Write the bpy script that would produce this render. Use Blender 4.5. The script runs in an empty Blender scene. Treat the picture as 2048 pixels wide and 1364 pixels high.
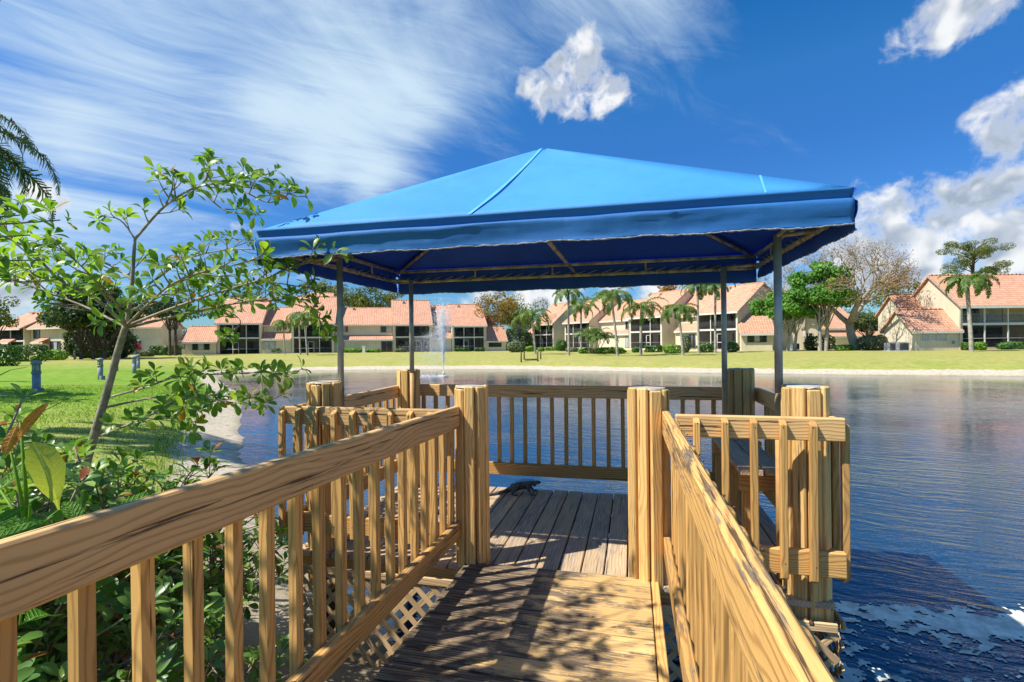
import bpy, bmesh, math, random
import numpy as np
from mathutils import Vector, Matrix, Quaternion, noise as mnoise

random.seed(7)
RNG = np.random.default_rng(7)
R = math.radians
scene = bpy.context.scene
COL = scene.collection

# ------------------------------------------------------------------ camera
FPX, YAW, ROLL, EYE = 1010.0, R(13.5), 0.011, 1.5
cam_data = bpy.data.cameras.new('camera')
cam_data.sensor_width = 36.0
cam_data.lens = FPX / 2048 * 36.0
cam_data.clip_start = 0.05
cam_data.clip_end = 3000
cam = bpy.data.objects.new('camera', cam_data)
COL.objects.link(cam)
cam.matrix_world = (Matrix.Translation((0, 0, EYE)) @ Matrix.Rotation(YAW, 4, 'Z')
                    @ Matrix.Rotation(R(90), 4, 'X') @ Matrix.Rotation(-ROLL, 4, 'Z'))
scene.camera = cam

# ------------------------------------------------------------------ light
SUN_TO = Vector((-0.61, -0.385, 1.0)).normalized()
SUN_EL = math.asin(SUN_TO.z)
SUN_STRENGTH, SKY_STRENGTH, EXPOSURE = 3.2, 0.15, 1.16
sun_data = bpy.data.lights.new('sun', 'SUN')
sun_data.energy = SUN_STRENGTH
sun_data.angle = R(0.53)
sun_data.color = (1.0, 0.94, 0.84)
sun = bpy.data.objects.new('sun', sun_data)
sun.rotation_euler = (-SUN_TO).to_track_quat('-Z', 'Y').to_euler()
sun.location = (-30, -20, 50)
COL.objects.link(sun)
scene.view_settings.view_transform = 'Standard'
scene.view_settings.look = 'None'
scene.view_settings.exposure = EXPOSURE
scene.view_settings.gamma = 1.0
scene.view_settings.use_curve_mapping = False
scene.render.engine = 'CYCLES'
scene.cycles.use_denoising = True
scene.cycles.max_bounces = 8
scene.cycles.diffuse_bounces = 6
scene.cycles.glossy_bounces = 4
scene.cycles.transmission_bounces = 6
scene.cycles.transparent_max_bounces = 16
scene.cycles.caustics_reflective = False
scene.cycles.caustics_refractive = False


def W(px, py, z):
    """pixel of the 2048-wide photograph at depth z (metres along the view axis) -> world point"""
    dx, dy = px - 1024.0, py - 682.0
    xt, yt = dx - ROLL * dy, dy + ROLL * dx
    xc, h = xt / FPX * z, EYE - yt / FPX * z
    return Vector((xc * math.cos(YAW) - z * math.sin(YAW), xc * math.sin(YAW) + z * math.cos(YAW), h))


def WG(px, z):
    p = W(px, 682, z)
    return Vector((p.x, p.y, ground(p.x, p.y)))


# ------------------------------------------------------------------ node helpers
class NT:
    def __init__(self, tree):
        self.t = tree
        self.n = tree.nodes
        self.l = tree.links
        self.n.clear()

    def node(self, typ, **kw):
        nd = self.n.new(typ)
        for k, v in kw.items():
            setattr(nd, k, v)
        return nd

    def put(self, sock, v):
        if isinstance(v, bpy.types.NodeSocket):
            self.l.new(v, sock)
        elif v is not None:
            sock.default_value = v

    def math(self, op, a, b=None, c=None, clamp=False):
        nd = self.node('ShaderNodeMath', operation=op, use_clamp=clamp)
        for i, v in enumerate((a, b, c)):
            if v is not None:
                self.put(nd.inputs[i], v)
        return nd.outputs[0]

    def vmath(self, op, a, b=None, out=0):
        nd = self.node('ShaderNodeVectorMath', operation=op)
        self.put(nd.inputs[0], a)
        if b is not None:
            self.put(nd.inputs[1], b)
        return nd.outputs[out]

    def noise(self, vec, scale=5.0, detail=4.0, rough=0.5, dist=0.0, out=0):
        nd = self.node('ShaderNodeTexNoise')
        if vec is not None:
            self.l.new(vec, nd.inputs['Vector'])
        nd.inputs['Scale'].default_value = scale
        nd.inputs['Detail'].default_value = detail
        nd.inputs['Roughness'].default_value = rough
        nd.inputs['Distortion'].default_value = dist
        return nd.outputs[out]

    def ramp(self, fac, a, b, smooth=True):
        nd = self.node('ShaderNodeMapRange', interpolation_type='SMOOTHSTEP' if smooth else 'LINEAR')
        self.put(nd.inputs[0], fac)
        self.put(nd.inputs[1], a)
        self.put(nd.inputs[2], b)
        return nd.outputs[0]

    def mix(self, fac, a, b, mode='MIX'):
        nd = self.node('ShaderNodeMix', data_type='RGBA', blend_type=mode)
        self.put(nd.inputs[0], fac)
        for s, v in ((nd.inputs[6], a), (nd.inputs[7], b)):
            if isinstance(v, tuple) and len(v) == 3:
                v = (*v, 1.0)
            self.put(s, v)
        return nd.outputs[2]

    def mapping(self, vec, loc=(0, 0, 0), rot=(0, 0, 0), scale=(1, 1, 1)):
        nd = self.node('ShaderNodeMapping')
        self.l.new(vec, nd.inputs[0])
        nd.inputs[1].default_value = loc
        nd.inputs[2].default_value = rot
        nd.inputs[3].default_value = scale
        return nd.outputs[0]

    def turned(self, vec, ang, scale):
        return self.mapping(self.mapping(vec, rot=(0, 0, ang)), scale=scale)

    def bump(self, h, strength=0.3, dist=0.01, normal=None):
        nd = self.node('ShaderNodeBump')
        nd.inputs['Strength'].default_value = strength
        nd.inputs['Distance'].default_value = dist
        self.l.new(h, nd.inputs['Height'])
        if normal is not None:
            self.l.new(normal, nd.inputs['Normal'])
        return nd.outputs[0]


def new_mat(name):
    m = bpy.data.materials.new(name)
    m.use_nodes = True
    t = NT(m.node_tree)
    out = t.node('ShaderNodeOutputMaterial')
    return m, t, out


def principled(t, out, color, rough=0.6, normal=None, metallic=0.0, spec=0.5, **kw):
    b = t.node('ShaderNodeBsdfPrincipled')
    if isinstance(color, tuple):
        color = (*color[:3], 1.0)
    t.put(b.inputs['Base Color'], color)
    t.put(b.inputs['Roughness'], rough)
    t.put(b.inputs['Metallic'], metallic)
    t.put(b.inputs['Specular IOR Level'], spec)
    for k, v in kw.items():
        t.put(b.inputs[k], v)
    if normal is not None:
        t.l.new(normal, b.inputs['Normal'])
    t.l.new(b.outputs[0], out.inputs[0])
    return b


# ------------------------------------------------------------------ sky (world)
def build_world():
    world = bpy.data.worlds.new('World')
    scene.world = world
    world.use_nodes = True
    t = NT(world.node_tree)
    out = t.node('ShaderNodeOutputWorld')
    bg = t.node('ShaderNodeBackground')
    t.l.new(bg.outputs[0], out.inputs[0])
    sky = t.node('ShaderNodeTexSky', sky_type='NISHITA')
    sky.sun_disc = False
    sky.sun_elevation = SUN_EL
    sky.sun_rotation = math.atan2(SUN_TO.x, SUN_TO.y)
    sky.altitude = 0
    sky.air_density = 1.0
    sky.dust_density = 0.35
    sky.ozone_density = 3.0
    geo = t.node('ShaderNodeTexCoord')
    d = t.vmath('NORMALIZE', geo.outputs['Generated'])
    sep = t.node('ShaderNodeSeparateXYZ')
    t.l.new(d, sep.inputs[0])
    zc = t.math('MAXIMUM', sep.outputs[2], 0.0)
    # the camera's polarised deep blue, paler towards the horizon
    cr = t.node('ShaderNodeValToRGB')
    t.l.new(zc, cr.inputs[0])
    el = cr.color_ramp.elements
    el[0].position, el[0].color = 0.0, (0.25, 0.38, 0.48, 1)
    el[1].position, el[1].color = 0.57, (0.05, 0.37, 0.63, 1)
    for pos, col in ((0.17, (0.16, 0.33, 0.55, 1)), (0.33, (0.14, 0.355, 0.61, 1)), (0.43, (0.14, 0.42, 0.66, 1))):
        el.new(pos).color = col
    tint = t.mix(1.0, cr.outputs[0], (0.68, 0.74, 0.74), 'MULTIPLY')
    blue = t.mix(1.0, sky.outputs[0], tint, 'MULTIPLY')

    def blob(px, py, rad_px, w):
        c = W(px, py, 1.0) - Vector((0, 0, EYE))
        ln = c.length
        c.normalize()
        a = rad_px / FPX / ln
        k = 1.0 / max(1e-5, 1 - math.cos(a))
        dd = t.vmath('DOT_PRODUCT', d, tuple(c), out=1)
        e = t.math('EXPONENT', t.math('MULTIPLY', t.math('SUBTRACT', dd, 1.0), k))
        return t.math('MULTIPLY', e, w)

    def total(items):
        s = None
        for it in items:
            b = blob(*it)
            s = b if s is None else t.math('ADD', s, b)
        return s

    # high cirrus: sheared sheet projected on a plane overhead
    den = t.math('ADD', zc, 0.18)
    cmb = t.node('ShaderNodeCombineXYZ')
    t.l.new(t.math('DIVIDE', sep.outputs[0], den), cmb.inputs[0])
    t.l.new(t.math('DIVIDE', sep.outputs[1], den), cmb.inputs[1])
    pl = cmb.outputs[0]
    warp = t.noise(pl, 0.9, 2, 0.5, out=1)
    plw = t.vmath('ADD', pl, t.vmath('SCALE', warp, None))
    plw.node.inputs[1].links[0].from_node.inputs[3].default_value = 0.55
    ci1 = t.noise(t.turned(plw, R(-59), (0.46, 1.45, 1)), 1.2, 7, 0.60, 0.9)
    ci2 = t.noise(t.turned(plw, R(-48), (0.8, 2.6, 1)), 3.2, 6, 0.66, 1.2)
    cmask = total([(130, 120, 190, .32), (350, 60, 220, .34), (620, 60, 210, .30), (880, 90, 180, .26), (60, 300, 190, .30),
                   (300, 200, 150, .28), (520, 205, 120, .42), (680, 215, 110, .46), (830, 200, 120, .28),
                   (420, 290, 90, .26), (620, 320, 60, .34), (740, 352, 55, .42), (820, 368, 45, .28), (1120, 50, 190, .34), (1320, 30, 140, .22),
                   (110, 255, 80, .24), (220, 275, 60, .20), (480, 500, 140, .16), (-200, 250, 300, .3), (300, -300, 450, .3), (0, -700, 800, .5), (-900, 100, 700, .45), (500, -2200, 1500, .5), (-2500, -1500, 2000, .5)])  # last masks: unseen cirrus overhead and behind, added for soft fill light
    cir = t.math('ADD', t.math('MULTIPLY', ci1, 2.3), t.math('MULTIPLY', ci2, 0.75))
    core = total([(540, 205, 80, .45), (680, 215, 90, .65), (810, 205, 80, .45), (740, 352, 42, .5), (630, 328, 40, .4), (250, 130, 120, .25), (140, 260, 60, .3)])
    cir = t.math('MULTIPLY_ADD', t.math('MINIMUM', cmask, 0.60), 1.35, cir)
    cir = t.math('ADD', cir, core)
    cir = t.math('MULTIPLY', t.ramp(cir, 1.66, 2.95), 0.94)

    # cumulus: billowing noise in direction space, gathered where the photo has them
    dn = t.noise(d, 7.0, 3, 0.5, out=1)
    dw = t.vmath('ADD', d, t.vmath('SCALE', dn, None))
    dw.node.inputs[1].links[0].from_node.inputs[3].default_value = 0.075
    b1 = t.noise(dw, 19.0, 7, 0.58)
    b1 = t.math('MULTIPLY_ADD', b1, 1.9, -0.46)
    gather = total([
        (1178, 88, 40, .75), (1145, 122, 38, .75), (1112, 150, 34, .6), (1062, 165, 38, .65), (1105, 198, 38, .65), (1160, 208, 42, .7), (1225, 178, 44, .75), (1195, 198, 34, .5),
        (1800, 78, 50, .52), (1870, 50, 50, .52), (1935, 25, 60, .52), (1990, 5, 60, .5),
        (1930, 242, 34, .5), (1990, 228, 40, .55), (2050, 195, 50, .6), (2030, 262, 45, .5),
        (1760, 415, 60, .5), (1715, 470, 80, .55), (1880, 470, 90, .55), (2000, 470, 110, .6), (1970, 405, 50, .4), (2060, 400, 60, .5), (1800, 520, 90, .5),
        (110, 380, 40, .5), (70, 400, 40, .35), (110, 402, 30, .3), (490, 478, 45, .4), (560, 300, 30, .2),
        (1070, 580, 40, .5), (1140, 575, 45, .55), (945, 595, 40, .5), (1040, 600, 60, .4), (1240, 575, 70, .5), (1350, 580, 70, .45), (640, 560, 60, .35),
        (30, 600, 100, .4), (1560, 560, 60, .4), (2250, 420, 200, .5), (-150, 560, 160, .45)])
    gather = t.math('MINIMUM', t.math('MULTIPLY', gather, 0.86), 0.56)
    shp = t.math('ADD', t.math('SUBTRACT', b1, 0.20), t.math('MULTIPLY', gather, 1.36))
    band = t.math('MULTIPLY', t.math('SUBTRACT', 1.0, t.ramp(zc, 0.06, 0.24)), 0.10)
    shp = t.math('ADD', shp, band)
    cum = t.math('MULTIPLY', t.ramp(shp, 0.68, 1.22), 0.97)
    # lit tops, grey bases: compare with the noise a step towards the sun
    off = t.vmath('ADD', dw, tuple(Vector((-0.35, -0.1, 1.0)).normalized() * 0.030))
    s1, s2 = t.noise(dw, 15.0, 2.5, 0.5), t.noise(off, 15.0, 2.5, 0.5)
    lit = t.ramp(t.math('SUBTRACT', s1, s2), -0.13, 0.12)
    lit = t.math('MAXIMUM', lit, t.math('MULTIPLY', t.math('SUBTRACT', 1.0, t.ramp(shp, 0.85, 1.30)), 0.8))
    ccol = t.mix(lit, (1.15, 1.4, 1.75), (2.85, 2.9, 2.95))
    with_ci = t.mix(cir, blue, (2.0, 2.5, 2.9))
    full = t.mix(cum, with_ci, ccol)
    t.l.new(full, bg.inputs[0])
    bg.inputs[1].default_value = SKY_STRENGTH


build_world()
scene.world.cycles.sampling_method = 'MANUAL'
scene.world.cycles.sample_map_resolution = 512


# ------------------------------------------------------------------ object helpers
def link(o, parent=None):
    COL.objects.link(o)
    if parent is not None:
        o.parent = parent
    return o


def tag(o, label=None, cat=None, group=None, kind=None):
    if label:
        o['label'] = label
    if cat:
        o['category'] = cat
    if group:
        o['group'] = group
    if kind:
        o['kind'] = kind
    return o


def thing(name, label, cat, loc=(0, 0, 0), rotz=0.0, group=None):
    o = bpy.data.objects.new(name, None)
    o.empty_display_size = 0.2
    o.location = loc
    o.rotation_euler = (0, 0, rotz)
    link(o)
    return tag(o, label, cat, group)


def obj(name, me, mat=None, parent=None, mtx=None):
    o = bpy.data.objects.new(name, me)
    if mat is not None and not me.materials:
        me.materials.append(mat)
    if mtx is not None:
        o.matrix_basis = mtx
    return link(o, parent)


def world_obj(name, me, mat, parent, base):
    """mesh given in world coordinates, child of a thing at `base` (no rotation)"""
    return obj(name, me, mat, parent, Matrix.Translation(-Vector(base)))


def np_mesh(name, verts, faces, mat=None, smooth=False, attr=None, attr_name='tint'):
    """verts (n,3); faces (m,k) all of one size, or a list of such arrays; attr per vertex"""
    me = bpy.data.meshes.new(name)
    verts = np.asarray(verts, dtype=np.float32)
    if not isinstance(faces, list):
        faces = [faces]
    faces = [np.asarray(f, dtype=np.int32) for f in faces if len(f)]
    me.vertices.add(len(verts))
    me.vertices.foreach_set('co', verts.ravel())
    nl = sum(f.size for f in faces)
    me.loops.add(nl)
    me.loops.foreach_set('vertex_index', np.concatenate([f.ravel() for f in faces]))
    np_ = sum(len(f) for f in faces)
    me.polygons.add(np_)
    tot = np.concatenate([np.full(len(f), f.shape[1], dtype=np.int32) for f in faces])
    st = np.concatenate([[0], np.cumsum(tot)[:-1]]).astype(np.int32)
    me.polygons.foreach_set('loop_start', st)
    me.update(calc_edges=True)
    me.validate()
    if smooth:
        me.polygons.foreach_set('use_smooth', np.ones(len(me.polygons), dtype=bool))
    if attr is not None:
        a = me.attributes.new(attr_name, 'FLOAT', 'POINT')
        a.data.foreach_set('value', np.asarray(attr, dtype=np.float32))
    if mat is not None:
        me.materials.append(mat)
    return me


def bm_mesh(name, bm, mat=None, smooth=False):
    me = bpy.data.meshes.new(name)
    bm.normal_update()
    bm.to_mesh(me)
    bm.free()
    if smooth:
        for p in me.polygons:
            p.use_smooth = True
    if mat is not None:
        me.materials.append(mat)
    return me


def add_box(bm, x0, x1, y0, y1, z0, z1):
    vs = [bm.verts.new(c) for c in ((x0, y0, z0), (x1, y0, z0), (x1, y1, z0), (x0, y1, z0),
                                    (x0, y0, z1), (x1, y0, z1), (x1, y1, z1), (x0, y1, z1))]
    for f in ((0, 3, 2, 1), (4, 5, 6, 7), (0, 1, 5, 4), (1, 2, 6, 5), (2, 3, 7, 6), (3, 0, 4, 7)):
        bm.faces.new([vs[i] for i in f])
    return vs


def box_mesh(name, x0, x1, y0, y1, z0, z1, mat=None, bevel=0.0):
    bm = bmesh.new()
    add_box(bm, x0, x1, y0, y1, z0, z1)
    if bevel:
        bmesh.ops.bevel(bm, geom=list(bm.edges), offset=bevel, segments=1, affect='EDGES')
    return bm_mesh(name, bm, mat)


def box(name, x0, x1, y0, y1, z0, z1, mat, parent=None, bevel=0.0):
    return obj(name, box_mesh(name, x0, x1, y0, y1, z0, z1, mat, bevel), None, parent)


def prism_mesh(name, poly, axis, a0, a1, mat=None):
    """extrude a 2-D polygon along an axis: axis 'x' -> poly is (y,z); 'y' -> (x,z); 'z' -> (x,y)"""
    bm = bmesh.new()

    def p3(p, a):
        return {'x': (a, p[0], p[1]), 'y': (p[0], a, p[1]), 'z': (p[0], p[1], a)}[axis]
    A = [bm.verts.new(p3(p, a0)) for p in poly]
    B = [bm.verts.new(p3(p, a1)) for p in poly]
    bm.faces.new(A)
    bm.faces.new(B[::-1])
    n = len(poly)
    for i in range(n):
        bm.faces.new((A[i], B[i], B[(i + 1) % n], A[(i + 1) % n]))
    bmesh.ops.recalc_face_normals(bm, faces=list(bm.faces))
    return bm_mesh(name, bm, mat)


def tube_arrays(pts, radii, sides=6, cap=True):
    pts = [Vector(p) for p in pts]
    n = len(pts)
    vs, fs = [], []
    up = Vector((0, 0, 1))
    prev = None
    for i, p in enumerate(pts):
        d = (pts[min(i + 1, n - 1)] - pts[max(i - 1, 0)])
        if d.length < 1e-9:
            d = up.copy()
        d.normalize()
        if prev is None:
            a = d.orthogonal().normalized()
        else:
            a = (prev - d * prev.dot(d))
            if a.length < 1e-6:
                a = d.orthogonal()
            a.normalize()
        prev = a
        b = d.cross(a)
        r = radii[i] if hasattr(radii, '__len__') else radii
        for k in range(sides):
            th = 2 * math.pi * k / sides
            vs.append(p + (a * math.cos(th) + b * math.sin(th)) * r)
    for i in range(n - 1):
        for k in range(sides):
            k2 = (k + 1) % sides
            fs.append((i * sides + k, i * sides + k2, (i + 1) * sides + k2, (i + 1) * sides + k))
    tris = []
    if cap:
        c0 = len(vs)
        vs.append(pts[0])
        vs.append(pts[-1])
        for k in range(sides):
            tris.append((c0, (k + 1) % sides, k))
            tris.append((c0 + 1, (n - 1) * sides + k, (n - 1) * sides + (k + 1) % sides))
    return vs, fs, tris


class MB:
    """collects geometry for one mesh"""
    def __init__(self):
        self.v, self.q, self.t, self.a = [], [], [], []

    def tube(self, pts, radii, sides=6, attr=0.5):
        v, q, t = tube_arrays(pts, radii, sides)
        o = len(self.v)
        self.v += [tuple(p) for p in v]
        self.a += [attr] * len(v)
        self.q += [tuple(i + o for i in f) for f in q]
        self.t += [tuple(i + o for i in f) for f in t]

    def box(self, x0, x1, y0, y1, z0, z1):
        o = len(self.v)
        self.v += [(x0, y0, z0), (x1, y0, z0), (x1, y1, z0), (x0, y1, z0), (x0, y0, z1), (x1, y0, z1), (x1, y1, z1), (x0, y1, z1)]
        self.a += [0.5] * 8
        self.q += [tuple(i + o for i in f) for f in ((0, 3, 2, 1), (4, 5, 6, 7), (0, 1, 5, 4), (1, 2, 6, 5), (2, 3, 7, 6), (3, 0, 4, 7))]

    def mesh(self, name, mat=None, smooth=True):
        return np_mesh(name, np.array(self.v), [np.array(self.q).reshape(-1, 4), np.array(self.t).reshape(-1, 3)], mat, smooth, self.a)


def smooth_path(pts, n=6):
    pts = [Vector(p) for p in pts]
    P = [pts[0] * 2 - pts[1]] + pts + [pts[-1] * 2 - pts[-2]]
    res = []
    for i in range(1, len(P) - 2):
        for k in range(n):
            u = k / n
            a, b, c, d = P[i - 1], P[i], P[i + 1], P[i + 2]
            res.append(0.5 * ((2 * b) + (c - a) * u + (2 * a - 5 * b + 4 * c - d) * u * u + (3 * b - a - 3 * c + d) * u ** 3))
    res.append(pts[-1])
    return res


# ------------------------------------------------------------------ materials
def mat_wood(name, paint, bare, dark, wear=0.0, crack=0.55, grain=1.0, grey=0.0, rough=0.62, wear_scale=(1.6, 9, 9), fade=0.0):
    """painted / stained softwood, long axis = local X. wear: share of paint lost to blackened wood"""
    m, t, out = new_mat(name)
    tc = t.node('ShaderNodeTexCoord')
    oi = t.node('ShaderNodeObjectInfo')
    rnd = oi.outputs['Random']
    cmb = t.node('ShaderNodeCombineXYZ')
    t.l.new(t.math('MULTIPLY', rnd, 37.0), cmb.inputs[0])
    t.l.new(t.math('MULTIPLY', rnd, 11.0), cmb.inputs[1])
    t.l.new(t.math('MULTIPLY', rnd, 5.0), cmb.inputs[2])
    p = t.vmath('ADD', tc.outputs['Object'], cmb.outputs[0])
    sep = t.node('ShaderNodeSeparateXYZ')
    t.l.new(p, sep.inputs[0])
    cross = t.math('ADD', sep.outputs[1], t.math('MULTIPLY', sep.outputs[2], 0.8))
    wob = t.noise(t.mapping(p, scale=(0.9, 3.5, 3.5)), 1.6, 3, 0.5)
    # knots: the rings bend round scattered centres
    vor = t.node('ShaderNodeTexVoronoi')
    t.l.new(t.mapping(p, scale=(1.25, 3.6, 1.5)), vor.inputs['Vector'])
    vor.inputs['Scale'].default_value = 1.0
    kd = vor.outputs['Distance']
    knot = t.math('EXPONENT', t.math('MULTIPLY', t.math('MULTIPLY', kd, kd), -15.0))
    f = t.math('ADD', t.math('MULTIPLY', cross, 300.0), t.math('MULTIPLY', wob, 34.0))
    f = t.math('ADD', f, t.math('MULTIPLY', knot, 15.0))
    ring = t.math('MULTIPLY_ADD', t.math('SINE', f), 0.5, 0.5)
    ring = t.math('POWER', ring, 2.6)
    fine = t.noise(t.mapping(p, scale=(2.2, 90, 90)), 2.4, 4, 0.6)
    g = t.math('ADD', t.math('MULTIPLY', ring, 0.55), t.math('MULTIPLY', fine, 0.6))
    blotch = t.noise(t.mapping(p, scale=(1.0, 2.5, 2.5)), 2.3, 4, 0.55)
    tone = t.math('MULTIPLY_ADD', rnd, 0.40, 0.76)
    cl = t.mix(t.math('MULTIPLY', t.ramp(g, 0.32, 0.88), 0.80 * grain), paint, bare)
    cl = t.mix(t.math('MULTIPLY', t.ramp(blotch, 0.35, 0.75), 0.35), cl, tuple(c * 0.62 for c in paint))
    cl = t.mix(1.0, cl, tone, 'MULTIPLY')
    # open cracks along the grain
    ck = t.noise(t.mapping(p, scale=(0.85, 30, 30)), 1.5, 5, 0.62, 0.25)
    ck = t.ramp(ck, 0.605 + 0.10 * (1 - crack), 0.66 + 0.10 * (1 - crack))
    cl = t.mix(t.math('MULTIPLY', ck, 0.85), cl, dark)
    kn = t.ramp(knot, 0.86, 0.99)
    cl = t.mix(t.math('MULTIPLY', kn, 0.45), cl, tuple(c * 0.35 for c in bare))
    h = t.math('SUBTRACT', t.math('MULTIPLY', g, 0.55), t.math('MULTIPLY', ck, 1.3))
    if grey:
        gn = t.noise(t.mapping(p, scale=(0.8, 4, 4)), 1.5, 4, 0.6)
        gm = t.math('MULTIPLY', t.ramp(gn, 0.30, 0.62), grey)
        fl = t.mix(t.ramp(fine, 0.38, 0.66), (0.15, 0.115, 0.09), (0.62, 0.50, 0.39))
        cl = t.mix(gm, cl, fl)
    if wear:
        wn = t.noise(t.mapping(p, scale=wear_scale), 1.7, 5, 0.66, 0.2)
        wn2 = t.noise(t.mapping(p, scale=(3.5, 110, 110)), 1.3, 4, 0.6)
        ws = t.math('ADD', t.math('MULTIPLY', wn, 0.74), t.math('MULTIPLY_ADD', wn2, 0.52, -0.09))
        if fade:   # mildew grows on the shaded bank side and thins out along the board
            raw = t.node('ShaderNodeSeparateXYZ')
            t.l.new(tc.outputs['Object'], raw.inputs[0])
            ws = t.math('ADD', ws, t.math('MULTIPLY_ADD', raw.outputs[0], -0.19 * fade, 0.145 * fade))
            cl = t.mix(t.math('MULTIPLY', t.ramp(t.noise(p, 3.0, 4, 0.6), 0.5, 0.7), t.ramp(raw.outputs[0], 0.9, 0.2)), cl, (0.60, 0.52, 0.42))
        wm = t.ramp(ws, 0.72 - 0.24 * wear, 0.80 - 0.24 * wear)
        blk = t.mix(t.ramp(wn2, 0.35, 0.72), (0.035, 0.026, 0.018), (0.34, 0.25, 0.16))
        cl = t.mix(wm, cl, blk)
        h = t.math('SUBTRACT', h, t.math('MULTIPLY', wm, 0.5))
    nr = t.bump(h, 0.55, 0.004)
    principled(t, out, cl, rough, nr, spec=0.3)
    return m


PAINT = (0.70, 0.405, 0.135)
BARE = (0.42, 0.21, 0.06)
M = {}
M['wood'] = mat_wood('tan stained wood', PAINT, BARE, (0.03, 0.018, 0.01), wear=0.16, crack=0.8)
M['wood_rail'] = mat_wood('tan stained rail', (0.84, 0.52, 0.22), (0.46, 0.24, 0.085), (0.02, 0.012, 0.008), wear=0.12, crack=1.2, grain=0.75)
M['wood_worn'] = mat_wood('tan rail with flaking stain', PAINT, BARE, (0.02, 0.014, 0.01), wear=0.62, crack=1.0)
M['wood_post'] = mat_wood('tan post cladding', (0.82, 0.53, 0.20), (0.52, 0.29, 0.09), (0.03, 0.018, 0.01), wear=0.2, grain=0.8, crack=0.9)
M['wood_deck'] = mat_wood('weathered deck board', (0.70, 0.50, 0.28), (0.48, 0.33, 0.19), (0.02, 0.015, 0.012), wear=0.30, crack=1.0, grey=0.75, rough=0.75)
M['wood_ramp'] = mat_wood('ramp board with mildewed paint', (0.76, 0.50, 0.205), (0.66, 0.40, 0.15), (0.02, 0.015, 0.01), wear=1.0, crack=0.9, rough=0.7, wear_scale=(2.6, 5, 5), fade=1.0, grain=0.7)
M['wood_dark'] = mat_wood('dark damp timber', (0.16, 0.10, 0.05), (0.10, 0.06, 0.03), (0.01, 0.008, 0.006), wear=0.4)
M['lattice'] = mat_wood('pale tan lattice', (0.62, 0.42, 0.22), (0.56, 0.38, 0.20), (0.2, 0.13, 0.07), wear=0.0, grain=0.4)


def mat_plain(name, col, rough=0.6, var=0.18, scale=6.0, bump=0.0, metallic=0.0, spec=0.4, bscale=40.0):
    m, t, out = new_mat(name)
    tc = t.node('ShaderNodeTexCoord')
    n = t.noise(tc.outputs['Object'], scale, 5, 0.6)
    c = t.mix(t.ramp(n, 0.3, 0.72), tuple(x * (1 - var) for x in col), tuple(min(1, x * (1 + var * 0.6)) for x in col))
    nr = None
    if bump:
        nr = t.bump(t.noise(tc.outputs['Object'], bscale, 4, 0.6), bump, 0.01)
    principled(t, out, c, rough, nr, metallic, spec)
    return m


M['pipe'] = mat_plain('galvanised pipe', (0.42, 0.43, 0.45), 0.45, 0.25, 9, 0.1, metallic=0.35)
M['pipe_tan'] = mat_plain('tan painted pipe', (0.56, 0.33, 0.13), 0.5, 0.2, 8, 0.1)
M['pipe_rust'] = mat_plain('rusty canopy pipe', (0.50, 0.39, 0.26), 0.7, 0.55, 14, 0.3)
M['cap'] = mat_plain('white pile cap', (0.52, 0.46, 0.36), 0.5, 0.2, 9, 0.2)
M['rope'] = mat_plain('frayed lacing cord', (0.55, 0.48, 0.36), 0.9, 0.3, 30, 0.3)
M['bark'] = mat_plain('grey brown bark', (0.34, 0.28, 0.21), 0.9, 0.45, 14, 0.6, bscale=30)
M['bark_pale'] = mat_plain('pale grey bark', (0.40, 0.35, 0.29), 0.9, 0.4, 10, 0.5, bscale=22)
M['bark_far'] = mat_plain('dark bark', (0.12, 0.09, 0.065), 0.95, 0.4, 3, 0.3, bscale=8)
M['palm_trunk'] = mat_plain('grey palm trunk', (0.40, 0.36, 0.31), 0.9, 0.35, 2.5, 0.4, bscale=9)
M['white'] = mat_plain('white painted trim', (0.74, 0.71, 0.65), 0.6, 0.1, 2)
M['dark'] = mat_plain('dark bronze frame', (0.045, 0.04, 0.038), 0.5, 0.2, 5)
M['inside'] = mat_plain('porch back wall', (0.58, 0.50, 0.38), 0.8, 0.2, 2)
M['bollard'] = mat_plain('grey bollard paint', (0.30, 0.31, 0.34), 0.5, 0.2, 14, 0.1)
M['ac'] = mat_plain('grey air conditioner metal', (0.26, 0.28, 0.30), 0.5, 0.2, 6)
M['shutter'] = mat_plain('brick red shutter', (0.33, 0.085, 0.055), 0.6, 0.15, 5)
M['frame_grey'] = mat_plain('grey beige frame', (0.36, 0.33, 0.29), 0.6, 0.15, 5)
M['pad'] = mat_plain('dark fabric', (0.05, 0.05, 0.06), 0.9, 0.3, 20)


def mat_stucco():
    m, t, out = new_mat('cream stucco')
    tc = t.node('ShaderNodeTexCoord')
    n = t.noise(tc.outputs['Object'], 0.5, 5, 0.6)
    n2 = t.noise(t.mapping(tc.outputs['Object'], scale=(1.5, 1.5, 0.25)), 1.4, 4, 0.65)
    c = t.mix(t.ramp(n, 0.3, 0.7), (0.66, 0.57, 0.42), (0.76, 0.67, 0.51))
    c = t.mix(t.math('MULTIPLY', t.ramp(n2, 0.52, 0.8), 0.35), c, (0.36, 0.30, 0.22))
    nr = t.bump(t.noise(tc.outputs['Object'], 18, 4, 0.6), 0.25, 0.02)
    principled(t, out, c, 0.9, nr, spec=0.2)
    return m


M['stucco'] = mat_stucco()


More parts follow.
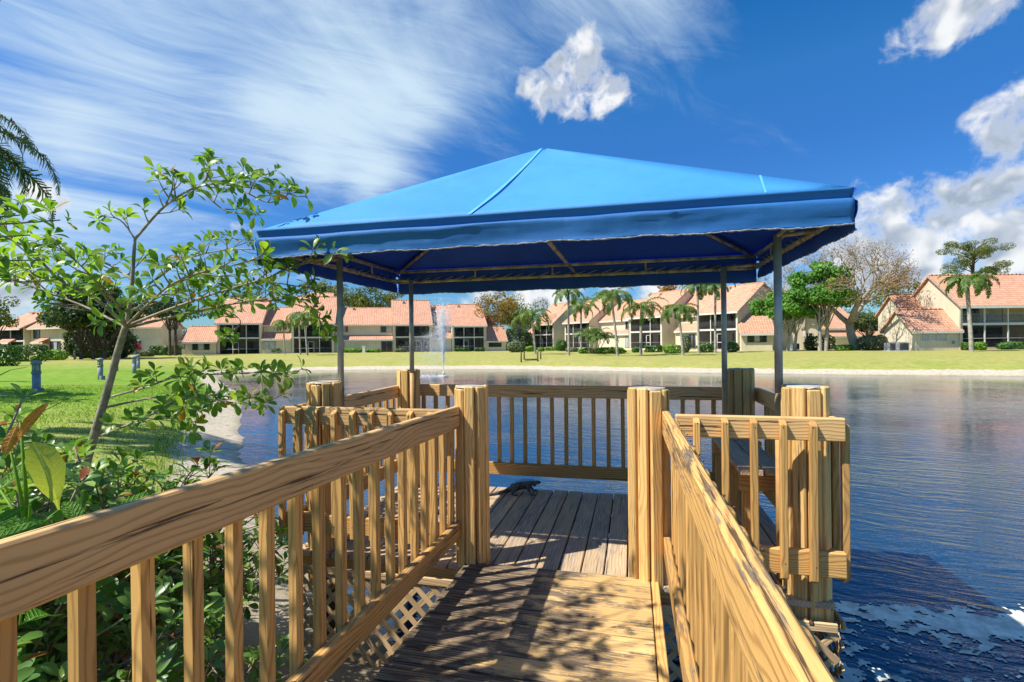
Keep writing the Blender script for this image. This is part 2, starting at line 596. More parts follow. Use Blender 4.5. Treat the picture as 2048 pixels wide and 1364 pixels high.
def mat_roof():
    """terracotta barrel tiles: courses across the slope, rolls down it (local x along the eave, z up the slope)"""
    m, t, out = new_mat('terracotta tile')
    tc = t.node('ShaderNodeTexCoord')
    sep = t.node('ShaderNodeSeparateXYZ')
    t.l.new(tc.outputs['Object'], sep.inputs[0])
    up = t.math('MULTIPLY', sep.outputs[2], 1.0 / 0.24)
    fr = t.math('FRACT', up)
    roll = t.math('MULTIPLY_ADD', t.math('SINE', t.math('MULTIPLY', sep.outputs[0], 2 * math.pi / 0.30)), 0.5, 0.5)
    h = t.math('ADD', t.math('MULTIPLY', roll, 0.7), t.math('SUBTRACT', 1.0, fr))
    cmb = t.node('ShaderNodeCombineXYZ')
    t.l.new(t.math('FLOOR', t.math('DIVIDE', sep.outputs[0], 0.30)), cmb.inputs[0])
    t.l.new(t.math('FLOOR', up), cmb.inputs[2])
    wn = t.node('ShaderNodeTexWhiteNoise', noise_dimensions='3D')
    t.l.new(cmb.outputs[0], wn.inputs[0])
    n = t.noise(tc.outputs['Object'], 0.7, 5, 0.65)
    c = t.mix(wn.outputs[0], (0.56, 0.28, 0.175), (0.68, 0.37, 0.24))
    c = t.mix(t.math('MULTIPLY', t.ramp(n, 0.42, 0.75), 0.45), c, (0.48, 0.30, 0.21))
    gap = t.math('MULTIPLY', t.math('SUBTRACT', 1.0, t.ramp(fr, 0.0, 0.22)), 0.55)
    c = t.mix(gap, c, (0.16, 0.075, 0.05))
    nr = t.bump(h, 0.8, 0.06)
    principled(t, out, c, 0.85, nr, spec=0.2)
    return m


M['roof'] = mat_roof()


def mat_glass(name, col, rough=0.08, spec=0.6):
    m, t, out = new_mat(name)
    tc = t.node('ShaderNodeTexCoord')
    n = t.noise(tc.outputs['Object'], 0.9, 3, 0.5)
    c = t.mix(n, tuple(x * 0.4 for x in col), col)
    principled(t, out, c, rough, None, spec=spec)
    return m


M['glass'] = mat_glass('dark window glass', (0.045, 0.055, 0.07))
M['curtain'] = mat_plain('pale window blind', (0.45, 0.47, 0.48), 0.4, 0.2, 2, spec=0.6)


def mat_screen():
    """insect screen: a dark mesh too fine to see thread by thread"""
    m, t, out = new_mat('insect screen')
    tr = t.node('ShaderNodeBsdfTransparent')
    df = t.node('ShaderNodeBsdfDiffuse')
    df.inputs[0].default_value = (0.03, 0.032, 0.04, 1)
    mx = t.node('ShaderNodeMixShader')
    mx.inputs[0].default_value = 0.36
    t.l.new(tr.outputs[0], mx.inputs[1])
    t.l.new(df.outputs[0], mx.inputs[2])
    t.l.new(mx.outputs[0], out.inputs[0])
    return m


M['screen'] = mat_screen()


def mat_leaf(name, dark, mid, light, odd=None, trans=0.35, rough=0.42, odd_share=0.04, use_rand=True, veins=False):
    m, t, out = new_mat(name)
    at = t.node('ShaderNodeAttribute', attribute_name='tint')
    fac = at.outputs['Fac']
    if use_rand:
        oi = t.node('ShaderNodeObjectInfo')
        fac = t.math('FRACT', t.math('ADD', fac, t.math('MULTIPLY', oi.outputs['Random'], 0.997)))
    cr = t.node('ShaderNodeValToRGB')
    t.l.new(fac, cr.inputs[0])
    e = cr.color_ramp.elements
    e[0].position, e[0].color = 0.0, (*dark, 1)
    e[1].position, e[1].color = 1.0, (*light, 1)
    e.new(0.55).color = (*mid, 1)
    if odd:
        a = e.new(1 - odd_share - 0.01)
        a.color = (*light, 1)
        b = e.new(1 - odd_share)
        b.color = (*odd, 1)
        e[len(e) - 1].color = (*odd, 1)
    tc = t.node('ShaderNodeTexCoord')
    n = t.noise(tc.outputs['Object'], 30.0, 2, 0.5)
    col = t.mix(t.math('MULTIPLY', n, 0.3), cr.outputs[0], (dark[0] * .7, dark[1] * .7, dark[2] * .7))
    b = t.node('ShaderNodeBsdfPrincipled')
    if veins:
        sp = t.node('ShaderNodeSeparateXYZ')
        t.l.new(tc.outputs['Object'], sp.inputs[0])
        ay = t.math('ABSOLUTE', sp.outputs[1])
        ph = t.math('MULTIPLY', t.math('SUBTRACT', sp.outputs[0], t.math('MULTIPLY', ay, 0.9)), 62.0)
        vn = t.math('POWER', t.math('MULTIPLY_ADD', t.math('SINE', ph), 0.5, 0.5), 5.0)
        rib = t.math('SUBTRACT', 1.0, t.ramp(ay, 0.006, 0.016))
        vn = t.math('MAXIMUM', t.math('MULTIPLY', vn, 0.55), rib)
        blotch = t.ramp(t.noise(tc.outputs['Object'], 9.0, 5, 0.65), 0.55, 0.72)
        col = t.mix(t.math('MULTIPLY', vn, 0.55), col, tuple(min(0.8, c * 1.5 + 0.05) for c in light))
        col = t.mix(t.math('MULTIPLY', blotch, 0.4), col, tuple(c * 0.55 for c in dark))
        t.l.new(t.bump(t.math('ADD', vn, t.noise(tc.outputs['Object'], 14.0, 3, 0.5)), 0.6, 0.05), b.inputs['Normal'])
    t.l.new(col, b.inputs['Base Color'])
    b.inputs['Roughness'].default_value = rough
    b.inputs['Specular IOR Level'].default_value = 0.4
    tl = t.node('ShaderNodeBsdfTranslucent')
    tcol = t.mix(1.0, col, (1.5, 1.7, 0.6), 'MULTIPLY')
    t.l.new(tcol, tl.inputs[0])
    mx = t.node('ShaderNodeMixShader')
    mx.inputs[0].default_value = trans
    t.l.new(b.outputs[0], mx.inputs[1])
    t.l.new(tl.outputs[0], mx.inputs[2])
    t.l.new(mx.outputs[0], out.inputs[0])
    return m


M['leaf_tree'] = mat_leaf('glossy young leaf', (0.075, 0.17, 0.026), (0.18, 0.31, 0.040), (0.36, 0.46, 0.07), (0.42, 0.20, 0.03), 0.45, 0.35, 0.015)
M['leaf_shrub'] = mat_leaf('dark shrub leaf', (0.075, 0.18, 0.04), (0.17, 0.32, 0.06), (0.36, 0.48, 0.11), (0.33, 0.08, 0.03), 0.28, 0.33, 0.03)
M['leaf_big'] = mat_leaf('bright broad leaf', (0.07, 0.22, 0.02), (0.13, 0.32, 0.03), (0.24, 0.42, 0.05), None, 0.45, 0.38, veins=True)
M['leaf_yellow'] = mat_leaf('yellow green young leaf', (0.46, 0.50, 0.07), (0.56, 0.57, 0.11), (0.60, 0.60, 0.14), None, 0.4, 0.4, veins=True)
M['leaf_orange'] = mat_leaf('orange old leaf', (0.52, 0.17, 0.02), (0.62, 0.23, 0.03), (0.66, 0.28, 0.04), None, 0.4, 0.4, veins=True)
M['far_green'] = mat_leaf('bright far foliage', (0.061, 0.176, 0.024), (0.121, 0.297, 0.038), (0.230, 0.405, 0.061), None, 0.3, 0.6, use_rand=False)
M['far_olive'] = mat_leaf('olive far foliage', (0.061, 0.101, 0.020), (0.149, 0.176, 0.030), (0.297, 0.270, 0.041), None, 0.3, 0.7, use_rand=False)
M['far_orange'] = mat_leaf('rusty far foliage', (0.135, 0.121, 0.024), (0.324, 0.203, 0.034), (0.486, 0.270, 0.041), None, 0.3, 0.7, use_rand=False)
M['far_dark'] = mat_leaf('dark far foliage', (0.024, 0.054, 0.019), (0.057, 0.101, 0.030), (0.149, 0.176, 0.047), None, 0.25, 0.6, use_rand=False)
M['far_rust'] = mat_leaf('dry rust leaf', (0.216, 0.121, 0.041), (0.378, 0.189, 0.047), (0.486, 0.297, 0.081), None, 0.25, 0.8, use_rand=False)
M['hedge'] = mat_leaf('clipped hedge leaf', (0.034, 0.095, 0.020), (0.081, 0.189, 0.030), (0.162, 0.284, 0.047), None, 0.25, 0.5, use_rand=False)
M['hedge_lime'] = mat_leaf('lime hedge leaf', (0.095, 0.230, 0.020), (0.189, 0.365, 0.030), (0.324, 0.486, 0.054), None, 0.3, 0.5, use_rand=False)
M['hedge_pale'] = mat_leaf('pale grey green shrub leaf', (0.09, 0.12, 0.06), (0.17, 0.21, 0.11), (0.30, 0.33, 0.20), None, 0.25, 0.6, use_rand=False)
M['flower'] = mat_leaf('magenta flower', (0.45, 0.02, 0.10), (0.6, 0.03, 0.15), (0.7, 0.06, 0.2), None, 0.3, 0.6, use_rand=False)
M['palm_leaf'] = mat_leaf('queen palm leaflet', (0.061, 0.128, 0.027), (0.121, 0.209, 0.041), (0.243, 0.297, 0.068), None, 0.3, 0.5, use_rand=True)
M['palm_dark'] = mat_leaf('near palm leaflet', (0.06, 0.11, 0.03), (0.11, 0.17, 0.045), (0.20, 0.21, 0.06), None, 0.25, 0.5, use_rand=True)
M['grass_blade'] = mat_leaf('grass blade', (0.10, 0.22, 0.016), (0.18, 0.33, 0.025), (0.34, 0.42, 0.06), None, 0.35, 0.6, use_rand=False)


def mat_ground():
    m, t, out = new_mat('lawn and sandy bank')
    geo = t.node('ShaderNodeNewGeometry')
    pos = geo.outputs['Position']
    at = t.node('ShaderNodeAttribute', attribute_name='shore')
    ad = t.node('ShaderNodeAttribute', attribute_name='dry')
    sd = at.outputs['Fac']
    n1 = t.noise(pos, 0.22, 4, 0.6)
    n2 = t.noise(pos, 2.2, 5, 0.65)
    n3 = t.noise(pos, 28.0, 3, 0.7)
    n4 = t.noise(t.mapping(pos, scale=(1, 1, 1)), 9.0, 3, 0.7)
    gr = t.mix(t.ramp(n2, 0.3, 0.7), (0.12, 0.26, 0.016), (0.23, 0.37, 0.03))
    dry = t.mix(t.ramp(n2, 0.3, 0.7), (0.34, 0.32, 0.085), (0.46, 0.40, 0.14))
    gr = t.mix(t.math('MULTIPLY', t.math('ADD', ad.outputs['Fac'], t.math('MULTIPLY', t.math('SUBTRACT', n1, 0.5), 1.1)), 1.0, clamp=True), gr, dry)
    gr = t.mix(t.math('MULTIPLY', t.ramp(n3, 0.40, 0.75), 0.5), gr, (0.035, 0.085, 0.01))
    sand = t.mix(t.ramp(n4, 0.3, 0.75), (0.47, 0.40, 0.29), (0.60, 0.53, 0.41))
    sand = t.mix(t.math('MULTIPLY', t.ramp(t.noise(pos, 5.0, 6, 0.75), 0.52, 0.66), 0.75), sand, (0.20, 0.16, 0.11))
    wet = t.math('SUBTRACT', 1.0, t.ramp(t.math('ADD', sd, t.math('MULTIPLY', n2, 0.3)), 0.05, 0.45))
    sand = t.mix(t.math('MULTIPLY', wet, 0.6), sand, (0.22, 0.18, 0.11))
    edge = t.math('ADD', sd, t.math('MULTIPLY', t.math('SUBTRACT', n2, 0.5), 0.9))
    edge = t.math('ADD', edge, t.math('MULTIPLY', t.math('SUBTRACT', n4, 0.5), 0.35))
    gm = t.ramp(edge, 1.05, 1.22)
    c = t.mix(gm, sand, gr)
    h = t.math('ADD', t.math('MULTIPLY', n3, 0.6), n4)
    nr = t.bump(h, 0.6, 0.03)
    principled(t, out, c, 0.95, nr, spec=0.15)
    return m


M['ground'] = mat_ground()


def mat_water():
    m, t, out = new_mat('lake water')
    geo = t.node('ShaderNodeNewGeometry')
    pos = geo.outputs['Position']
    w0 = t.vmath('ADD', pos, t.vmath('SCALE', t.noise(pos, 0.5, 2, 0.5, out=1), None))
    w0.node.inputs[1].links[0].from_node.inputs[3].default_value = 0.8
    a = t.noise(t.turned(w0, R(16), (0.5, 2.6, 1)), 2.4, 4, 0.55, 0.3)
    b = t.noise(t.turned(w0, R(-6), (0.75, 2.0, 1)), 7.0, 3, 0.55)
    calm = t.ramp(t.noise(pos, 0.11, 3, 0.5), 0.32, 0.62)
    amp = t.math('MULTIPLY_ADD', calm, 0.75, 0.25)
    far = t.node('ShaderNodeSeparateXYZ')
    t.l.new(pos, far.inputs[0])
    amp = t.math('MULTIPLY', amp, t.math('MULTIPLY_ADD', t.ramp(far.outputs[1], 8.0, 30.0), -1.15, 1.75))
    h = t.math('MULTIPLY', t.math('ADD', t.math('MULTIPLY', a, 1.0), t.math('MULTIPLY', b, 0.36)), amp)
    nr = t.bump(h, 0.55, 0.030)
    c = t.mix(t.noise(pos, 0.3, 3, 0.5), (0.006, 0.034, 0.082), (0.012, 0.044, 0.085))
    principled(t, out, c, 0.03, nr, spec=0.5, IOR=1.58)
    return m


M['water'] = mat_water()


def mat_fabric(name, ca, cb):
    m, t, out = new_mat(name)
    tc = t.node('ShaderNodeTexCoord')
    o = tc.outputs['Object']
    n = t.noise(o, 1.3, 5, 0.6)
    n2 = t.noise(t.mapping(o, scale=(6, 6, 0.8)), 1.6, 5, 0.7)
    c = t.mix(t.ramp(n, 0.3, 0.72), ca, cb)
    c = t.mix(t.math('MULTIPLY', t.ramp(n2, 0.55, 0.8), 0.30), c, (0.13, 0.25, 0.46))
    wv = t.noise(o, 420.0, 2, 0.5)
    nr = t.bump(t.math('ADD', t.math('MULTIPLY', wv, 0.12), t.noise(t.mapping(o, scale=(1, 2.2, 1)), 2.6, 5, 0.55)), 0.45, 0.035)
    b = principled(t, out, c, 0.55, nr, spec=0.35)
    tl = t.node('ShaderNodeBsdfTranslucent')
    tl.inputs[0].default_value = (0.004, 0.016, 0.26, 1)
    mx = t.node('ShaderNodeMixShader')
    mx.inputs[0].default_value = 0.16
    t.l.new(b.outputs[0], mx.inputs[1])
    t.l.new(tl.outputs[0], mx.inputs[2])
    t.l.new(mx.outputs[0], out.inputs[0])
    return m


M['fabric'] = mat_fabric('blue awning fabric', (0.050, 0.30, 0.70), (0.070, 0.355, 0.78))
M['fabric_valance'] = mat_fabric('blue valance fabric with shade in its colour', (0.022, 0.150, 0.46), (0.032, 0.19, 0.53))  # same cloth, colour darkened for the weaker sun on the upright strip
M['fabric_inside'] = mat_plain('awning fabric underside with shade painted in', (0.016, 0.075, 0.55), 0.7, 0.15, 3)  # shade under the canopy is put into this darker underside colour
M['seam'] = mat_plain('pale blue seam tape', (0.10, 0.42, 0.82), 0.6, 0.1, 8)
M['fray'] = mat_plain('frayed fabric edge', (0.26, 0.27, 0.30), 0.9, 0.5, 60)


def mat_iguana():
    m, t, out = new_mat('iguana skin')
    tc = t.node('ShaderNodeTexCoord')
    o = tc.outputs['Object']
    vor = t.node('ShaderNodeTexVoronoi')
    t.l.new(o, vor.inputs['Vector'])
    vor.inputs['Scale'].default_value = 150
    n = t.noise(o, 22.0, 4, 0.6)
    c = t.mix(t.ramp(n, 0.35, 0.68), (0.035, 0.042, 0.05), (0.17, 0.17, 0.14))
    nr = t.bump(vor.outputs['Distance'], 0.7, 0.004)
    principled(t, out, c, 0.6, nr, spec=0.3)
    return m


M['iguana'] = mat_iguana()
M['iguana_dark'] = mat_plain('iguana crest', (0.03, 0.04, 0.06), 0.7, 0.3, 40)
M['nail'] = mat_plain('rusty nail head', (0.06, 0.045, 0.035), 0.7, 0.3, 30)
M['algae'] = mat_plain('floating algae', (0.62, 0.64, 0.56), 0.8, 0.35, 9, 0.25, bscale=80)
M['spray'] = mat_plain('water droplets', (0.86, 0.89, 0.92), 0.25, 0.05, 3)


# ------------------------------------------------------------------ lake, banks, lawn
WATER_Z = -0.85
SHORE = [(-4.0, 5.2), (-7.3, 8.2), (-10.0, 11.2), (-13.1, 14.6), (-17.1, 19.3), (-22, 23.5), (-28, 29.2), (-31.5, 33.5), (-28, 37.5), (-20.9, 39.4),
         (-10.8, 40.6), (-2.4, 38.6), (7.5, 36.3), (21.8, 35), (40, 33), (70, 28), (82, 10), (60, -6), (20, -3), (8, -1), (3.5, 0.6),
         (1.2, 1.9), (-0.6, 2.75), (-2.2, 3.7)]
_sh = [Vector((x, y, 0)) for x, y in SHORE]
_path = []
for i in range(len(_sh)):
    a, b, c, d = (_sh[(i + k - 1) % len(_sh)] for k in range(4))
    for k in range(12):
        u = k / 12
        _path.append(0.5 * ((2 * b) + (c - a) * u + (2 * a - 5 * b + 4 * c - d) * u * u + (3 * b - a - 3 * c + d) * u ** 3))
SP = np.array([(p.x + 0.22 * mnoise.noise(p * 0.9) + 0.10 * mnoise.noise(p * 3.1), p.y + 0.22 * mnoise.noise(p * 0.9 + Vector((7, 3, 0))) + 0.10 * mnoise.noise(p * 3.1 + Vector((2, 9, 0)))) for p in _path])


def shore_dist(x, y):
    """distance to the waterline, positive on land"""
    x, y = np.atleast_1d(np.asarray(x, float)), np.atleast_1d(np.asarray(y, float))
    best = np.full(x.shape, 1e9)
    inside = np.zeros(x.shape, bool)
    n = len(SP)
    for i in range(n):
        ax, ay = SP[i]
        bx, by = SP[(i + 1) % n]
        dx, dy = bx - ax, by - ay
        t = np.clip(((x - ax) * dx + (y - ay) * dy) / (dx * dx + dy * dy + 1e-12), 0, 1)
        best = np.minimum(best, np.hypot(x - ax - t * dx, y - ay - t * dy))
        cond = ((ay > y) != (by > y))
        xi = ax + (y - ay) * dx / (dy if abs(dy) > 1e-12 else 1e-12)
        inside ^= cond & (x < xi)
    return np.where(inside, -best, best)


PLATEAU = [(-15, 12, .22), (-9, 5, .12), (-25, 20, .05), (-60, 70, -.12), (-22, 82, -.30), (0, 60, -.2), (12, 85, -.2), (25, 60, .06), (45, 46, .28), (70, 60, .3),
           (0, -4, .12), (-4, 0, .1), (6, -4, .1), (-40, 40, -.1), (0, 160, -.3), (-120, 120, -.1), (120, 120, .3)]


def ground_np(x, y, sd=None):
    x, y = np.atleast_1d(np.asarray(x, float)), np.atleast_1d(np.asarray(y, float))
    if sd is None:
        sd = shore_dist(x, y)
    w = np.zeros(x.shape)
    h = np.zeros(x.shape)
    for px, py, pz in PLATEAU:
        k = 1.0 / ((x - px) ** 2 + (y - py) ** 2 + 9.0) ** 1.3
        w += k
        h += k * pz
    top = h / w
    f = np.interp(sd, [-8, -2, 0, 1.1, 1.35, 3.0, 7.0, 12.0], [-1.2, -0.5, 0.0, 0.30, 0.42, 0.72, 0.95, 1.0])
    base = WATER_Z + (top - WATER_Z) * f
    return base + 0.02 * np.sin(x * 1.3) * np.sin(y * 1.1 + 1) * np.clip(sd, 0, 1)


def ground(x, y):
    return float(ground_np(x, y)[0])


def build_terrain():
    def axis(segs):
        v = []
        for a, b, s in segs:
            v += list(np.arange(a, b - 1e-6, s))
        v.append(segs[-1][1])
        return np.array(v)
    xs = axis([(-900, -160, 60), (-160, -60, 5), (-60, -12, 0.8), (-12, 6, 0.16), (6, 60, 0.9), (60, 160, 5), (160, 900, 60)])
    ys = axis([(-400, -30, 60), (-30, -3, 1.5), (-3, 12, 0.16), (12, 60, 0.7), (60, 160, 3), (160, 1200, 60)])
    X, Y = np.meshgrid(xs, ys)
    x, y = X.ravel(), Y.ravel()
    sd = shore_dist(x, y)
    z = ground_np(x, y, sd)
    z += np.where(np.abs(sd) < 30, 1, 0) * 0.012 * np.sin(x * 5.1 + 2 * np.sin(y * 3.3)) * np.sin(y * 4.7)
    nx, ny = len(xs), len(ys)
    i = np.arange((ny - 1) * (nx - 1))
    r, c = i // (nx - 1), i % (nx - 1)
    a = r * nx + c
    faces = np.stack([a, a + 1, a + nx + 1, a + nx], 1)
    # wide trampled sand beside the ramp
    near = np.exp(-(((x + 2.6) / 2.6) ** 2 + ((y - 1.9) / 2.4) ** 2))
    near2 = np.exp(-(((x + 0.4) / 2.6) ** 2 + ((y - 0.5) / 3.2) ** 2))
    me = np_mesh('lawn_ground', np.stack([x, y, z], 1), faces, M['ground'], True, sd - 3.6 * near - 3.0 * near2, 'shore')
    dry = np.clip((y - 24) / 16, 0, 1) * 0.78 + np.clip((sd - 1.0) / 1.5, 0, 1) * 0 + 0.1
    dry = np.where((y < 24), np.clip(0.75 - (np.hypot(x + 5.5, y - 6.5) - 2) * 0.07, 0.08, 0.75), dry)
    a = me.attributes.new('dry', 'FLOAT', 'POINT')
    a.data.foreach_set('value', dry.astype(np.float32))
    tag(obj('lawn_ground', me), 'green lawn with a sandy bank round the lake', kind='structure')
    me = np_mesh('lake_water', [(-60, -20, WATER_Z), (120, -20, WATER_Z), (120, 60, WATER_Z), (-60, 60, WATER_Z)], np.array([(0, 1, 2, 3)]), M['water'])
    tag(obj('lake_water', me), 'rippled blue lake', kind='structure')


build_terrain()


def build_grass():
    n = 90000
    x = RNG.uniform(-24, -3.5, n)
    y = RNG.uniform(4.5, 21, n)
    sd = shore_dist(x, y)
    keep = (sd > 1.0 + RNG.normal(0, 0.12, n)) & (sd < 11) & (np.hypot(x, y) < 25)
    x, y, sd = x[keep], y[keep], sd[keep]
    n = len(x)
    z = ground_np(x, y, sd) - 0.005
    h = RNG.uniform(0.03, 0.065, n) * np.where(sd < 1.5, 1.9, 1.0)
    a = RNG.uniform(0, 2 * np.pi, n)
    w = RNG.uniform(0.005, 0.011, n)
    dx, dy = np.cos(a) * w, np.sin(a) * w
    lx, ly = RNG.normal(0, 0.022, n), RNG.normal(0, 0.022, n)
    v = np.zeros((n, 3, 3))
    v[:, 0] = np.stack([x - dx, y - dy, z], 1)
    v[:, 1] = np.stack([x + dx, y + dy, z], 1)
    v[:, 2] = np.stack([x + lx, y + ly, z + h], 1)
    tint = np.repeat(RNG.uniform(0, 1, n), 3)
    me = np_mesh('grass', v.reshape(-1, 3), np.arange(n * 3).reshape(-1, 3), M['grass_blade'], False, tint)
    tag(obj('grass', me), 'short green grass blades on the left bank', 'grass', kind='stuff')


build_grass()


def build_algae():
    vs, fs = [], []
    idx = {}
    s = 0.018
    x0, x1, y0, y1 = 1.15, 5.6, 3.3, 6.6
    nx, ny = int((x1 - x0) / s), int((y1 - y0) / s)

    def val(x, y):
        p = Vector((x * 0.9 + y * 0.25, y * 2.1 - x * 0.5, 3.7))
        a = mnoise.fractal(p * 0.75, 0.9, 2.2, 5)
        b = mnoise.fractal(Vector((x, y, 9.1)) * 8.0, 0.7, 2.1, 5)
        # clear of the dock and thinner outwards
        clear = max(0.0, y - (4.75 + 0.12 * (x - 1.2))) * 1.5
        return a * 0.80 + 0.55 * b + 0.18 - clear + max(0.0, min(0.32, (x - 2.2) * 0.16)) * (1 if y > 3.9 else 0.3)

    def vert(i, j):
        k = (i, j)
        if k not in idx:
            x, y = x0 + i * s, y0 + j * s
            jx, jy = mnoise.noise(Vector((x * 60, y * 60, 0))) * s * .5, mnoise.noise(Vector((x * 60, y * 60, 7))) * s * .5
            idx[k] = len(vs)
            vs.append((x + jx, y + jy, WATER_Z + 0.006 + 0.0018 * abs(mnoise.fractal(Vector((x, y, 1)) * 20, 0.8, 2, 3))))
        return idx[k]
    for i in range(nx):
        for j in range(ny):
            if val(x0 + (i + .5) * s, y0 + (j + .5) * s) > 0.12:
                fs.append((vert(i, j), vert(i + 1, j), vert(i + 1, j + 1), vert(i, j + 1)))
    me = np_mesh('floating_algae', vs, np.array(fs), M['algae'], True)
    tag(obj('floating_algae', me), 'pale grey floating algae mats on the water beside the dock', 'algae', kind='stuff')


build_algae()

# ------------------------------------------------------------------ the dock
_boards = {}


def board_mesh(L, w, th, mat, bev=0.004, cut0=0.0, cut1=0.0):
    """long axis X from 0 to L, width along Y, thickness along Z, centred; cut = slanted end (front, -Z side, shortened)"""
    key = (round(L, 3), round(w, 3), round(th, 3), mat.name, cut0, cut1)
    if key in _boards:
        return _boards[key]
    bm = bmesh.new()
    vs = add_box(bm, 0, L, -w / 2, w / 2, -th / 2, th / 2)
    for v in vs:
        if v.co.z < 0 and v.co.x > L / 2:
            v.co.x -= cut1
        if v.co.z < 0 and v.co.x < L / 2:
            v.co.x += cut0
    bmesh.ops.bevel(bm, geom=list(bm.edges), offset=bev, segments=1, affect='EDGES')
    me = bm_mesh('board', bm, mat)
    _boards[key] = me
    return me


def frame_m(o, xdir, ydir):
    x = Vector(xdir).normalized()
    y = Vector(ydir)
    y = (y - x * y.dot(x)).normalized()
    z = x.cross(y)
    return Matrix(((x.x, y.x, z.x, o[0]), (x.y, y.y, z.y, o[1]), (x.z, y.z, z.z, o[2]), (0, 0, 0, 1)))


def board(name, p0, p1, wdir, w, th, mat, parent, cut0=0.0, cut1=0.0, bev=0.004, jit=0.0):
    p0, p1 = Vector(p0), Vector(p1)
    me = board_mesh((p1 - p0).length, w, th, mat, bev, cut0, cut1)
    m = frame_m(p0, p1 - p0, wdir)
    if jit:
        m = m @ Matrix.Rotation(random.uniform(-jit, jit), 4, 'X') @ Matrix.Rotation(random.uniform(-jit, jit) * .25, 4, 'Z')
    pl = parent.matrix_basis.inverted() if parent else Matrix.Identity(4)
    return obj(name, me, None, parent, pl @ m)


DX0, DX1, DY0, DY1 = -2.42, 1.10, 3.20, 5.02     # deck outline
RAMP_SLOPE = 0.027                               # ramp rises towards the bank


def build_deck():
    t = thing('dock_platform', 'weathered wooden dock platform of lengthwise boards under the blue canopy', 'dock', (-0.66, 4.0, 0))
    x = DX0
    k = 0
    while x < DX1 - 0.02:
        w = min(0.148, DX1 - x) - 0.011
        e0, e1 = random.uniform(-.012, .012), random.uniform(-.012, .012)
        board('plank', (x + w / 2 + .005, DY0 + e0, -0.02 + random.uniform(-.003, .003)), (x + w / 2 + .005, DY1 + e1, -0.02 + random.uniform(-.003, .003)),
              (1, 0, 0), w, 0.038, M['wood_deck'], t, jit=0.008)
        x += 0.148
        k += 1
    for nm, a, b in (('rim_board', (DX0, DY0 + .055, -.115), (DX1, DY0 + .055, -.115)), ('rim_board', (DX0, DY1 - .05, -.115), (DX1, DY1 - .05, -.115))):
        board(nm, a, b, (0, 0, 1), 0.14, 0.038, M['wood'], t)
    for nm, a, b in (('rim_board', (DX0 + .03, DY0 + .08, -.115), (DX0 + .03, DY1 - .08, -.115)), ('rim_board', (DX1 - .03, DY0 + .08, -.115), (DX1 - .03, DY1 - .08, -.115))):
        board(nm, a, b, (0, 0, 1), 0.14, 0.038, M['wood'], t)
    for y in (3.5, 4.0, 4.5):
        board('joist', (DX0 + .06, y, -.12), (DX1 - .06, y, -.12), (0, 0, 1), 0.14, 0.038, M['wood_dark'], t)


build_deck()


def ramp_z(y):
    return 0.012 + max(0.0, (DY0 - y)) * RAMP_SLOPE


def build_ramp():
    t = thing('ramp_walkway', 'tan painted ramp with black mildew stains leading down to the dock', 'walkway', (-0.5, 1.0, 0))
    x0, x1 = -1.105, 0.085
    y = DY0 + 0.03
    k = 0
    while y > -2.2:
        w = 0.143 if k else 0.12
        yc = y - w / 2
        z = ramp_z(yc) - 0.005 + random.uniform(-.003, .003)
        e = random.uniform(-.006, .006)
        board('plank', (x0 + e, yc, z), (x1, yc, z), (0, 1, -RAMP_SLOPE), w - .010, 0.036, M['wood_ramp'], t, jit=0.012)
        y -= w
        k += 1
    yb = -2.2
    board('edge_board', (x1 + .028, DY0 + .03, ramp_z(DY0) - .02), (x1 + .028, yb, ramp_z(yb) - .02), (1, 0, 0), 0.045, 0.07, M['wood'], t)
    for xx in (x0 + .06, x1 - .06):
        board('joist', (xx, DY0 - .02, ramp_z(DY0) - .115), (xx, yb, ramp_z(yb) - .115), (0, 0, 1), 0.15, 0.04, M['wood_dark'], t)


build_ramp()


def clad_post(label, x, y, r, top, bottom=-0.02, n=9, seed=0, pile_to=-1.6, side_group=True):
    rnd = random.Random(seed)
    t = thing('clad_post', label, 'post', (x, y, 0), 0, 'board-clad pile posts of the dock')
    bm = bmesh.new()
    bmesh.ops.create_cone(bm, cap_ends=True, segments=20, radius1=r - .046, radius2=r - .046, depth=top - .02 - pile_to,
                          matrix=Matrix.Translation((0, 0, (top - .02 + pile_to) / 2)))
    obj('pile', bm_mesh('pile', bm, M['wood_dark'], True), None, t)
    w = 2 * math.pi * r / n * 0.74
    a0 = rnd.uniform(0, 6)
    for k in range(n):
        a = a0 + 2 * math.pi * k / n + rnd.uniform(-.03, .03)
        rr = r - .020 + rnd.uniform(-.006, .005)
        c, s = math.cos(a), math.sin(a)
        tp = top + rnd.uniform(-.014, .008)
        b = board('cladding_board', (x + rr * c, y + rr * s, bottom + rnd.uniform(-.01, .01)), (x + rr * c * .985, y + rr * s * .985, tp), (-s, c, 0), w * rnd.choice((.92, 1.0, 1.06)), 0.040, M['wood_post'], t,
                  bev=0.007)
        b.rotation_mode = 'XYZ'
    # bent metal cap with a slightly crumpled rim
    bm = bmesh.new()
    ring = []
    for k in range(22):
        a = 2 * math.pi * k / 22
        q = r * (0.84 + 0.07 * rnd.random())
        ring.append((math.cos(a) * q, math.sin(a) * q))
    lo = [bm.verts.new((px, py, top - .004 + rnd.uniform(-.006, .002))) for px, py in ring]
    hi = [bm.verts.new((px * .96, py * .96, top + .004)) for px, py in ring]
    mid = bm.verts.new((0, 0, top + .009))
    for k in range(22):
        k2 = (k + 1) % 22
        bm.faces.new((lo[k], lo[k2], hi[k2], hi[k]))
        bm.faces.new((hi[k], hi[k2], mid))
    obj('cap', bm_mesh('cap', bm, M['cap']), None, t)
    return t


